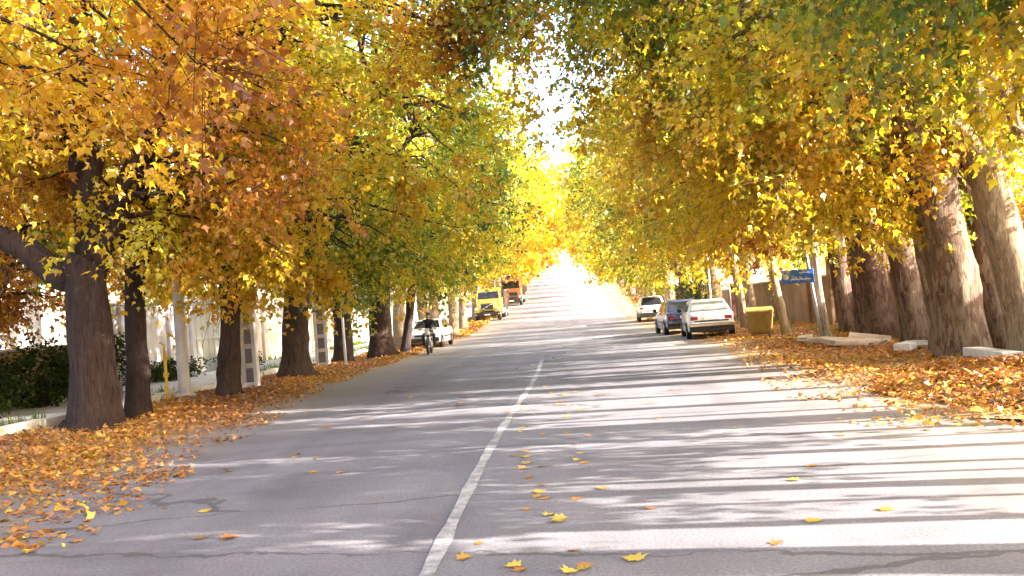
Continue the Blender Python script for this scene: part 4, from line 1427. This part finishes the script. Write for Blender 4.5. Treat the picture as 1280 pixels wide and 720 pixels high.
# ------------------------------------------------------------------ broken kerb slabs on the right
SL = [(8.15, 16.4, 1.7, .34, .16, 88, 0, 'long pale kerb slab at the foot of the thick mottled trunk'),
      (7.95, 19.9, 1.2, .30, .14, 62, .05, 'tilted pale kerb slab short of the broken slab heap'),
      (8.4, 20.6, 1.0, .3, .13, 80, .1, 'white kerb slab leaning behind the tilted one'),
      (7.7, 23.0, 1.25, .7, .13, 15, .10, 'broad brown broken slab at the bottom of the heap'),
      (8.25, 23.3, 1.0, .6, .12, -20, .22, 'brown broken slab leaning on the top of the heap'),
      (7.5, 24.6, .9, .5, .12, 40, .06, 'small brown slab lying behind the heap'),
      (7.35, 26.0, 1.3, .4, .12, 75, 0, 'low grey slab near the post of the blue sign')]
for x, y, l_, w_, h_, a, tl, lab in SL:
    m_ = MB().rbox((-l_ / 2, -w_ / 2, 0), (l_ / 2, w_ / 2, h_), .025, 2)
    m_.v = [(p[0] + random.uniform(-.02, .02), p[1] + random.uniform(-.02, .02), p[2] + random.uniform(-.012, .012)) for p in m_.v]
    o = m_.build('stone_slab', 'kerb' if 'pale' in lab or 'white' in lab else 'slab', None, (x, y, .10), (tl, tl * .6, R(a)))
    tag(o, lab, 'slab')


# ------------------------------------------------------------------ shrubs and grass
def bush(name, label, x, y, w, d, h, n, seed):
    r = np.random.default_rng(seed)
    t = thing(name, label, 'shrub', (x, y, zf(y)))
    mb = MB()
    tips = []
    for k in range(14):
        e = (r.uniform(-w, w) * .6, r.uniform(-d, d) * .6, h * r.uniform(.5, .9))
        mb.tube(curve((r.uniform(-.15, .15), r.uniform(-.15, .15), -.05), e, 5, 0, .05, r), np.linspace(.025, .008, 5), 5, False)
    mb.build('stems', 'bark', t).color = DARK
    D = r.normal(size=(n, 3))
    D /= np.linalg.norm(D, axis=1, keepdims=True)
    s = r.uniform(.3, 1, n)[:, None] ** .5
    lump = 1 + .25 * np.sin(D[:, :1] * 6 + seed) + .2 * np.sin(D[:, 1:2] * 7 + D[:, 2:] * 5)
    P = D * s * lump * (w, d, h * .52) + (0, 0, h * .52)
    P = P[P[:, 2] > .05]
    n = len(P)
    b = link('foliage', leaf_mesh('foliage', P, r.normal(size=(n, 3)) + (0, 0, .4), r.normal(0, .6, (n, 3)) + (0, 0, .8), r.uniform(.06, .13, n), r.normal(0, .2, n)), 'shrub', t)
    b['kind'] = 'stuff'


bush('shrub', 'dark wide shrub against the brick wall next to the forked tree', -12.3, 22.0, 1.3, 1.1, 1.6, 3600, 1)
bush('shrub', 'rounded dark shrub short of the forked tree', -12.4, 19.2, 1.2, 1.1, 1.3, 3000, 2)
bush('shrub', 'tall dark shrub at the corner of the grey wall', -12.5, 25.2, 1.0, 1.2, 1.9, 3400, 3)
bush('shrub', 'low green shrub at the foot of the white gate', -12.6, 36.4, .7, 1.4, .8, 1800, 4)
bush('shrub', 'low green shrub at the foot of the grey wall', -12.7, 30.3, .7, 2.0, .75, 2200, 5)
bush('shrub', 'bright green bush hanging over the verge by the blue car', 7.4, 47.5, 1.2, 1.8, 2.4, 4200, 6)

r = np.random.default_rng(5)
n = 9000
P = np.stack([np.concatenate([r.uniform(-9.5, -9.15, n // 3), r.uniform(-13.2, -12.4, n // 3), r.uniform(9.0, 10.5, n - 2 * (n // 3))]), r.uniform(10, 60, n), np.zeros(n)], 1)
keep = np.sin(P[:, 1] * .9) + np.sin(P[:, 1] * .37 + P[:, 0]) + r.normal(0, .4, n) > .35
P = P[keep]
n = len(P)
P[:, 2] = zg(P[:, 1]) + np.where(P[:, 0] < -9, .1, .0)
U = r.normal(0, .35, (n, 3)) + (0, 0, 1)
V, Tt = leaves_arrays(P, U, r.normal(size=(n, 3)), r.uniform(.15, .38, n))
# narrow blades
Vr = V.reshape(n, 6, 3)
mid = Vr[:, 0:1] + (Vr[:, 3:4] - Vr[:, 0:1]) * np.array([0, .34, .5, 1, .5, .34])[None, :, None]
Vr = mid + (Vr - mid) * .16
g = link('grass', np_mesh('grass', Vr.reshape(-1, 3), Tt, None, False, {'lt': np.repeat(r.normal(0, .2, n), 6)}), 'grass')
tag(g, 'tufts of green grass along kerb and wall foot', 'grass', kind='stuff')


# ------------------------------------------------------------------ fallen leaves
def left_edge(y):
    return np.interp(y, [0, 7, 12, 21, 49, 120], [-2.7, -3.0, -3.7, -5.0, -5.9, -7.0])


def right_edge(y):
    return np.interp(y, [0, 7.8, 8.7, 9.6, 10.7, 14.5, 20, 26, 40, 120], [10.4, 9.5, 6.2, 4.7, 4.1, 4.0, 4.6, 5.3, 5.9, 7.0])


def litter(name, label, x0f, x1f, y0, y1, n, size, edge_side, tone, seed, fade=.9):
    r = np.random.default_rng(seed)
    yy = y0 + (y1 - y0) * r.uniform(0, 1, n) ** 1.25
    a, b = x0f(yy), x1f(yy)
    # thick in the middle of the drift, ragged and thin at the road
    f = r.uniform(0, 1, n)
    lim = .10 + .10 * np.sin(yy * 1.7) * np.sin(yy * .6 + 1) + .06 * np.sin(yy * 4.1)
    keep = r.uniform(0, 1, n) < np.clip((f - lim + .12) / .30, .0, 1)
    x = (a + (b - a) * f) if edge_side > 0 else (b + (a - b) * f)
    dens = .55 + .45 * np.sin(x * 1.9 + yy * .8) * np.sin(yy * .55 - x * .7)
    keep &= r.uniform(0, 1, n) < np.clip(dens + .22, .16, 1)
    x, yy = x[keep], yy[keep]
    m = len(x)
    mound = .035 * (1 + np.sin(x * 2.1 + yy * .9)) * (np.abs(x) > 5.2)
    P = np.stack([x + bend(yy), yy, zg(yy) + .015 + r.uniform(0, .05, m) * (np.abs(x) > 4.6) + mound], 1)
    U = r.normal(size=(m, 3)) * (1, 1, .28)
    N = r.normal(0, .42, (m, 3)) + (0, 0, 1)
    lt = r.normal(0, .13, m) + .09 * np.sin(x * 1.3 + yy * .5) + .16 * (r.uniform(0, 1, m) < .22)
    o = link(name, leaf_mesh(name, P, U, N, size * r.uniform(.6, 1.25, m), lt), 'litter')
    o.color = (tone, .5, 0, 1)
    tag(o, label, 'leaves', kind='stuff')


litter('leaf_drift', 'drift of orange fallen leaves along the kerb side', left_edge, lambda y: np.full_like(y, -8.85), 4, 62, 70000, .088, 1, .73, 11)
litter('leaf_drift', 'deep golden drift of fallen leaves on the mud wall side', right_edge, lambda y: np.full_like(y, 10.6), 4, 62, 72000, .088, 1, .69, 12)
litter('leaf_drift', 'distant band of fallen leaves along the truck side of the road', left_edge, lambda y: np.full_like(y, -8.85), 60, 200, 9000, .34, 1, .62, 13)
litter('leaf_drift', 'distant band of fallen leaves beyond the crossover', right_edge, lambda y: np.full_like(y, 10.4), 60, 200, 9000, .34, 1, .58, 14)

# mound of swept leaves at the foot of the nearest right trunks
r = np.random.default_rng(77)
n = 10000
ang = r.uniform(0, 2 * math.pi, n)
q = np.sqrt(r.uniform(0, 1, n))
lx, ly = 2.1 * q * np.cos(ang), 2.6 * q * np.sin(ang)
lz = .24 * np.clip(1 - q ** 2, 0, 1) * (1 + .25 * np.sin(lx * 3 + ly * 2)) + r.uniform(0, .03, n)
P = np.stack([7.3 + lx, 13.2 + ly, lz + .03], 1)
N = np.stack([lx * .35, ly * .3, np.ones(n)], 1) + r.normal(0, .4, (n, 3))
o = link('leaf_heap', leaf_mesh('leaf_heap', P, r.normal(size=(n, 3)) * (1, 1, .3), N, .10 * r.uniform(.6, 1.25, n), r.normal(0, .13, n)), 'litter')
o.color = (.74, .5, 0, 1)
tag(o, 'heap of brownish orange leaves below the nearest mottled trunks', 'leaves', kind='stuff')
mb = MB()
rg = []
for q in np.linspace(1, .02, 9):
    rg.append([(7.3 + 2.1 * q * math.cos(a), 13.2 + 2.6 * q * math.sin(a), .24 * (1 - q * q) - .01) for a in np.linspace(0, 2 * math.pi, 22, endpoint=False)])
tag(mb.loft(rg).build('soil_mound', 'shoulder'), kind='structure')

# single leaves on the asphalt, each a thing of its own
OUT = [(0, 0), (.10, .10), (.05, .46), (.27, .28), (.42, .62), (.55, .24), (.72, .34), (.74, .14), (1.0, 0)]
OUT = OUT + [(a, -b) for a, b in OUT[-2:0:-1]]
lmesh = []
for k in range(5):
    r_ = random.Random(k)
    cz = .05 + .03 * k
    vv = [(.42, 0, .02)] + [((a - .42), b * (1 + .15 * r_.uniform(-1, 1)), .02 + cz * (abs(b) * 1.6) ** 1.5 + .06 * r_.uniform(0, 1) * abs(b) + .06 * max(0, a - .6)) for a, b in OUT]
    vv[0] = (0, 0, .02)
    nO = len(OUT)
    me = np_mesh('fallen_leaf', vv, [(0, 1 + i, 1 + (i + 1) % nO) for i in range(nO)], None, False, {'lt': np.zeros(nO + 1), 'lh': np.zeros(nO + 1)})
    # stalk
    me.materials.append(M['litter'])
    lmesh.append(me)
fixed = [(1.30, 5.75, .42, .2), (.82, 6.95, .44, .17), (.80, 6.85, .5, .14), (.55, 5.75, .46, .15), (.90, 5.55, .44, .15), (.98, 5.6, .36, .13), (.68, 7.7, .62, .14), (.45, 9.5, .5, .17), (.40, 9.9, .45, .17),
         (.42, 9.2, .6, .15), (.5, 8.7, .7, .14), (.62, 8.0, .6, .15), (.95, 7.6, .72, .14), (-1.75, 7.0, .80, .2), (-2.0, 7.05, .74, .15), (2.75, 7.8, .44, .15), (2.55, 6.4, .5, .15), (2.2, 5.9, .78, .13), (1.5, 7.1, .84, .13), (.2, 6.0, .6, .14), (3.1, 6.6, .66, .14), (-2.4, 8.1, .46, .16)]
nl = 0
for i in range(150):
    if i < len(fixed):
        x, y, tone, s = fixed[i]
        s *= .82
    else:
        y = 5.2 + 30 * random.random() ** 1.6
        if random.random() < .5:
            x = .35 + random.gauss(.25, .28)
        else:
            x = random.uniform(-3.6, 4.4)
            y = max(y, random.uniform(7, 16))
        tone = min(.95, max(.36, random.gauss(.64, .13)))
        s = random.uniform(.07, .125)
    o = link('fallen_leaf', lmesh[i % 5], None, None, (x, y, .004), (random.uniform(-.12, .12), random.uniform(-.12, .12), random.uniform(0, 6.28)))
    o.scale = (s, s, s)
    o.color = (tone, .5, 0, 1)
    k = 'bright yellow' if tone < .5 else ('orange' if tone < .72 else 'dry brown')
    tag(o, 'single %s leaf lying flat on the asphalt' % k, 'leaf', '%s leaves scattered over the road' % k)
